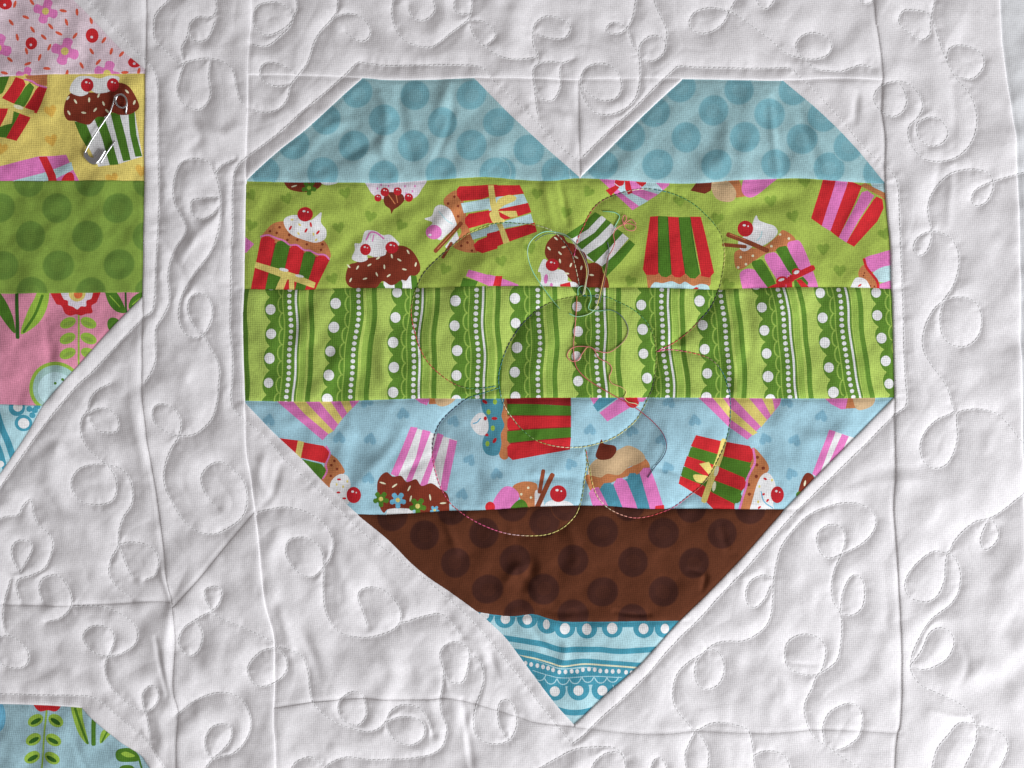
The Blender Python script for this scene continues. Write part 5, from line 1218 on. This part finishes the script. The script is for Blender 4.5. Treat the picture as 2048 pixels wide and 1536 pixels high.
hmin = float(HH.min())
ax, ay = W(U_L + 2, V_B - 2)[:2]
bx, by = W(U_R - 2, V_T + 2)[:2]
box('batting', ax, bx, ay, by, 0.0006, Z0 + (hmin - 1.5) * S, MAT_BATT, quilt)
box('backing', ax - 0.001, bx + 0.001, ay - 0.001, by + 0.001, 0.0, 0.0006, MAT_WHITE2, quilt)
# ------------------------------------------------------------------ stitching and threads
def tube(pts, rad, sides=6):
    """points (n,3) in world units, radius per point -> verts, tris, ring index per vertex"""
    pts = np.asarray(pts, float)
    n = len(pts)
    d = np.gradient(pts, axis=0)
    d /= np.linalg.norm(d, axis=1)[:, None] + 1e-12
    upv = np.array([0, 0, 1.0])
    a = np.cross(d, upv)
    a /= np.linalg.norm(a, axis=1)[:, None] + 1e-12
    b = np.cross(a, d)
    rad = np.broadcast_to(np.asarray(rad, float), (n,))
    ang = np.arange(sides) * 2 * math.pi / sides
    v = (pts[:, None, :] + rad[:, None, None] * (np.cos(ang)[None, :, None] * a[:, None, :] + np.sin(ang)[None, :, None] * b[:, None, :])).reshape(-1, 3)
    t = []
    for i in range(n - 1):
        for j in range(sides):
            p, q = i * sides + j, i * sides + (j + 1) % sides
            t += [(p, p + sides, q), (q, p + sides, q + sides)]
    for j in range(1, sides - 1):
        t.append((0, j, j + 1)); k = (n - 1) * sides; t.append((k, k + j + 1, k + j))
    return v, np.array(t)


def ramp(stops, t):
    c = np.array([alb(s, 0.6) for s in stops])
    x = np.clip(t, 0, 1) * (len(c) - 1)
    i = min(int(x), len(c) - 2) if len(c) > 1 else 0
    if len(c) == 1: return c[0]
    f = min(1.0, max(0.0, (x - i) * 1.6 - 0.3))
    return c[i] * (1 - f) + c[i + 1] * f


def stitch_line(curve, name, label, stops, pitch, length, rad, hump):
    c = spline(curve, 1.0)
    c = c[(c[:, 0] > -40) & (c[:, 0] < 2090) & (c[:, 1] > -40) & (c[:, 1] < 1576)]
    n = int((len(c) - 1) / pitch)
    V, T, K = [], [], []
    nv = 0
    for k in range(n):
        a = k * pitch + 1.0 * hsh(k * 3.3 + curve[0][0])
        s = np.linspace(a, min(len(c) - 1.01, a + length * (0.92 + .16 * hsh(k + curve[0][1]))), 5)
        u, v = np.interp(s, np.arange(len(c)), c[:, 0]), np.interp(s, np.arange(len(c)), c[:, 1])
        h = surf(u, v) + np.array([-0.1, 0.55, 0.8, 0.55, -0.1]) * hump
        p = np.stack([(u - 1024) * S, (768 - v) * S, Z0 + h * S], 1)
        vv, tt = tube(p, np.array([.6, 1, 1.05, 1, .6]) * rad * S, 5)
        V.append(vv); T.append(tt + nv); nv += len(vv)
        K.append(np.repeat(ramp(stops, (k + .5) / n)[None] * (0.85 + .3 * hsh(k * 1.7)), len(tt), 0))
    if not V: return None
    o = mesh_from(name, np.vstack(V), np.vstack(T), MAT_THREAD, np.minimum(np.vstack(K), .9), None, quilt)
    o['kind'] = 'stuff'
    if label: o['label'] = label
    return o


for c in MEANDER: stitch_line(c, 'vine_stitching', 'white looping machine stitching', [(236, 234, 236)], 9.5, 8.4, 0.64, 0.6)
for c in ECHO: stitch_line(c, 'outline_stitching', 'white machine stitching beside the coloured cloth', [(236, 234, 236)], 9.5, 8.4, 0.64, 0.6)
for c, st in FLOWER: stitch_line(c, 'petal_stitching', 'variegated machine stitching in a petal curve', st, 9.0, 8.2, 0.98, 1.0)


def loose(pts, lifts, stops, rad, label):
    c = spline(pts, 2.0)
    n = len(c)
    lf = np.interp(np.linspace(0, 1, n), np.linspace(0, 1, len(lifts)), lifts)
    # over the cloth under it, smoothed so that the thread bridges the hollows
    h = surf(c[:, 0], c[:, 1])
    k = np.ones(15) / 15
    hs = np.convolve(np.pad(h, 7, mode='edge'), k, 'valid')
    h = np.maximum(h, hs) + rad * 0.9 + lf
    p = np.stack([(c[:, 0] - 1024) * S, (768 - c[:, 1]) * S, Z0 + h * S], 1)
    v, t = tube(p, rad * S, 6)
    cc = np.array([ramp(stops, i / (n - 1)) for i in range(n)])
    tc = cc[np.minimum(t[:, 0] // 6, n - 1)]
    o = mesh_from('loose_thread', v, t, MAT_THREAD, tc)
    tag(o, label, 'thread', 'loose thread ends on the heart')
    return o


LG, DG2, PK, SL = (120, 190, 150), (60, 100, 85), (205, 100, 95), (100, 105, 110)
loose([(1119, 617), (1103, 598), (1085, 574), (1066, 545), (1056, 516), (1056, 494), (1067, 477), (1086, 465), (1107, 464), (1132, 471), (1152, 492), (1166, 516), (1173, 541), (1171, 565), (1166, 590)],
      [0.2, 3, 7, 10, 11, 10, 9, 7, 4, 0.3], [(90, 140, 90), (100, 165, 120), LG, (150, 190, 160), LG, (110, 140, 120), (150, 150, 100), YEL, CRM], 1.0, 'pale green thread arching in a tall loop over the chocolate cupcake')
loose([(1169, 588), (1173, 562), (1176, 540), (1168, 513), (1154, 490), (1134, 474), (1110, 467), (1088, 470), (1070, 482)],
      [0.3, 4, 7, 8, 7, 5, 2], [CRM, (160, 160, 130), SL, DG2, DG2, (70, 90, 90)], 0.8, 'dark grey thread following the tall green loop')
loose([(1156, 590), (1156, 578), (1162, 572), (1171, 573), (1179, 582), (1182, 598), (1177, 613), (1179, 619), (1196, 622), (1220, 620), (1238, 628), (1250, 642), (1256, 660), (1250, 678), (1236, 693), (1216, 705), (1195, 702), (1179, 694), (1154, 693), (1140, 699), (1134, 712), (1143, 722), (1156, 720),
       (1165, 706), (1175, 694), (1187, 699), (1197, 716), (1216, 726), (1223, 738), (1218, 755), (1224, 767), (1242, 774), (1252, 783), (1249, 795), (1256, 804), (1271, 807), (1278, 813)],
      [0.2, 1.5, 2, 1, .8, 1, 2, 1, .6, 1, 1.2, .6, .5, .4], [LG, LG, (130, 190, 150), DG2, SL, (150, 110, 90), PK, PK, PK, PK, PK, PK, (200, 130, 90), YEL, CRM], 0.85, 'coral thread curled in loops on the green lace strip')
loose([(1154, 592), (1151, 642), (1147, 690), (1149, 722), (1156, 740), (1175, 759), (1205, 778), (1236, 796), (1257, 807), (1280, 822), (1308, 846), (1326, 869), (1332, 892), (1326, 912), (1308, 935), (1295, 955)],
      [0.2, .8, 1, .6, .8, .8, 2, 4, 3, 1.5, .3], [(190, 110, 70), PK, PK, (190, 80, 80), (170, 60, 60), (180, 40, 60), (170, 30, 60), (120, 30, 60), NAV, NAV], 0.85, 'long red thread turning navy that trails onto the blue cupcake strip')
loose([(1138, 627), (1154, 633), (1175, 629), (1189, 619), (1197, 601), (1203, 574), (1210, 541), (1216, 514), (1223, 502), (1229, 486), (1227, 468), (1236, 454), (1255, 447), (1271, 452), (1267, 461), (1252, 458), (1245, 440), (1249, 430), (1253, 438), (1246, 449), (1262, 439), (1272, 448)],
      [0.3, 1, 2, 3, 4, 3, 2, 1.5, 2, 3, 2, 1], [LG, (150, 180, 140), YEL, (190, 150, 80), (120, 70, 60), (180, 80, 80), PK, PK, PK, PK, PK], 0.9, 'pink thread ending in a tangle above the green striped wrapper')
loose([(1205, 422), (1218, 423), (1230, 425), (1239, 432), (1235, 443), (1229, 454), (1234, 452)], [0.2, .8, 1.2, 1, .3], [(80, 140, 90), LG, LG, (140, 195, 160)], 0.9, 'short mint thread bent like a hook on the lime strip')
loose([(1199, 606), (1206, 575), (1212, 545), (1217, 515), (1218, 500), (1215, 484)], [.4, 2.5, 3, 1.5, .4], [SL, (110, 90, 80), (120, 60, 60), SL, (90, 100, 110)], 0.8, 'short slate thread standing beside the pink tangle')

# ------------------------------------------------------------------ safety pin
steel = bpy.data.materials.new('nickel_plated_steel')
steel.use_nodes = True
sb = steel.node_tree.nodes['Principled BSDF']
sb.inputs['Base Color'].default_value = (0.62, 0.615, 0.62, 1)
sb.inputs['Metallic'].default_value = 1.0
sb.inputs['Roughness'].default_value = 0.16
sn = steel.node_tree.nodes.new('ShaderNodeTexNoise'); sn.inputs['Scale'].default_value = 900
sr = steel.node_tree.nodes.new('ShaderNodeMapRange'); sr.inputs['To Min'].default_value = 0.20; sr.inputs['To Max'].default_value = 0.32
steel.node_tree.links.new(sn.outputs['Fac'], sr.inputs['Value']); steel.node_tree.links.new(sr.outputs[0], sb.inputs['Roughness'])

pin = bpy.data.objects.new('safety_pin', None)
COL.objects.link(pin)
tag(pin, 'small silver safety pin pushed through the yellow cupcake cloth', 'safety pin')


def pz(x, y):
    return 150 + x * .1172, 170 + y * .1172


def wire(pts, rad, name):
    """pts: (x, y, lift over the cloth) in pin drawing units"""
    q = np.array([pz(a, b) for a, b, _ in pts])
    n = len(q)
    t = np.arange(n)
    tt = np.linspace(0, n - 1, n * 8)
    u, v = spline(q, 1.0).T
    s = np.linspace(0, 1, len(u))
    # lift along the run by nearest control point order
    seg = np.concatenate([[0], np.cumsum(np.linalg.norm(np.diff(q, axis=0), axis=1))]); seg /= seg[-1]
    lf = np.interp(s, seg, [p[2] for p in pts])
    h = np.full(len(u), float(np.max(surf(q[:, 0], q[:, 1])) - 1.0)) + lf
    p = np.stack([(u - 1024) * S, (768 - v) * S, Z0 + h * S], 1)
    vv, tr = tube(p, rad * S, 10)
    return mesh_from(name, vv, tr, steel, parent=pin)


wire([(172, 1240, 3), (182, 1160, 3.5), (290, 960, 4), (400, 790, 4), (520, 610, 4), (610, 480, 4), (660, 340, 4), (690, 235, 4)], 1.75, 'spine')
wire([(690, 235, 4), (740, 185, 4.4), (810, 180, 5), (880, 225, 5.2), (905, 310, 5), (890, 370, 4.6), (840, 400, 4), (780, 390, 3.2), (730, 340, 3), (712, 270, 3.4), (745, 200, 5.5), (820, 178, 7), (885, 230, 7.2), (908, 310, 6.5), (898, 400, 4.5), (882, 470, 1.5), (872, 520, -4)], 2.0, 'coil')
wire([(700, 930, -4), (680, 965, 0.2), (630, 1050, 3), (560, 1160, 4), (500, 1260, 4.4), (450, 1340, 4.2)], 1.7, 'needle')
# folded sheet cap that takes the point: a curved plate with a rolled rim on both sides
zc = float(surf(*pz(330, 1260))) + 2.0
cl = [pz(*q) for q in [(168, 1165), (178, 1230), (230, 1300), (300, 1345), (370, 1345), (430, 1290), (490, 1200), (530, 1135)]]   # outer rim, from spine round to needle
ci = [pz(*q) for q in [(222, 1150), (235, 1195), (262, 1232), (300, 1250), (335, 1245), (372, 1215), (410, 1160), (455, 1105)]]
so_, si_ = spline(cl, 1.0), spline(ci, 1.0)
nn = 40
so_ = np.stack([np.interp(np.linspace(0, 1, nn), np.linspace(0, 1, len(so_)), so_[:, k]) for k in (0, 1)], 1)
si_ = np.stack([np.interp(np.linspace(0, 1, nn), np.linspace(0, 1, len(si_)), si_[:, k]) for k in (0, 1)], 1)
prof = [(-0.12, -1.8), (-0.22, 0.4), (-0.12, 3.0), (0.08, 4.6), (0.34, 4.0), (0.52, 1.7), (0.70, 1.2), (0.86, 1.7), (1.0, 2.4), (1.06, 1.2), (1.0, -1.0)]
co, tr = [], []
for f_, z_ in prof:
    for j in range(nn):
        q = so_[j] * (1 - f_) + si_[j] * f_
        co.append(W(q[0], q[1], zc + z_))
for i in range(len(prof) - 1):
    for j in range(nn - 1):
        a, b = i * nn + j, i * nn + j + 1
        tr += [(a, a + nn, b), (b, a + nn, b + nn)]
mesh_from('cap', co, np.array(tr), steel, parent=pin)

# ------------------------------------------------------------------ table under the quilt
wood = bpy.data.materials.new('table_wood')
wood.use_nodes = True
wn = wood.node_tree.nodes
wm = wn.new('ShaderNodeMapping'); wm.inputs['Scale'].default_value = (2, 30, 2)
wt = wn.new('ShaderNodeTexCoord'); wx_ = wn.new('ShaderNodeTexNoise'); wx_.inputs['Scale'].default_value = 3.0; wx_.inputs['Detail'].default_value = 6
wr = wn.new('ShaderNodeValToRGB')
wr.color_ramp.elements[0].color = (0.16, 0.09, 0.05, 1); wr.color_ramp.elements[1].color = (0.33, 0.21, 0.12, 1)
lk = wood.node_tree.links
lk.new(wt.outputs['Object'], wm.inputs['Vector']); lk.new(wm.outputs[0], wx_.inputs['Vector']); lk.new(wx_.outputs['Fac'], wr.inputs['Fac']); lk.new(wr.outputs['Color'], wn['Principled BSDF'].inputs['Base Color'])
wn['Principled BSDF'].inputs['Roughness'].default_value = 0.5
table = box('table_top', -0.75, 0.75, -0.6, 0.6, -0.03, 0.0, wood)
tag(table, 'wooden table top under the quilt', None, None, 'structure')
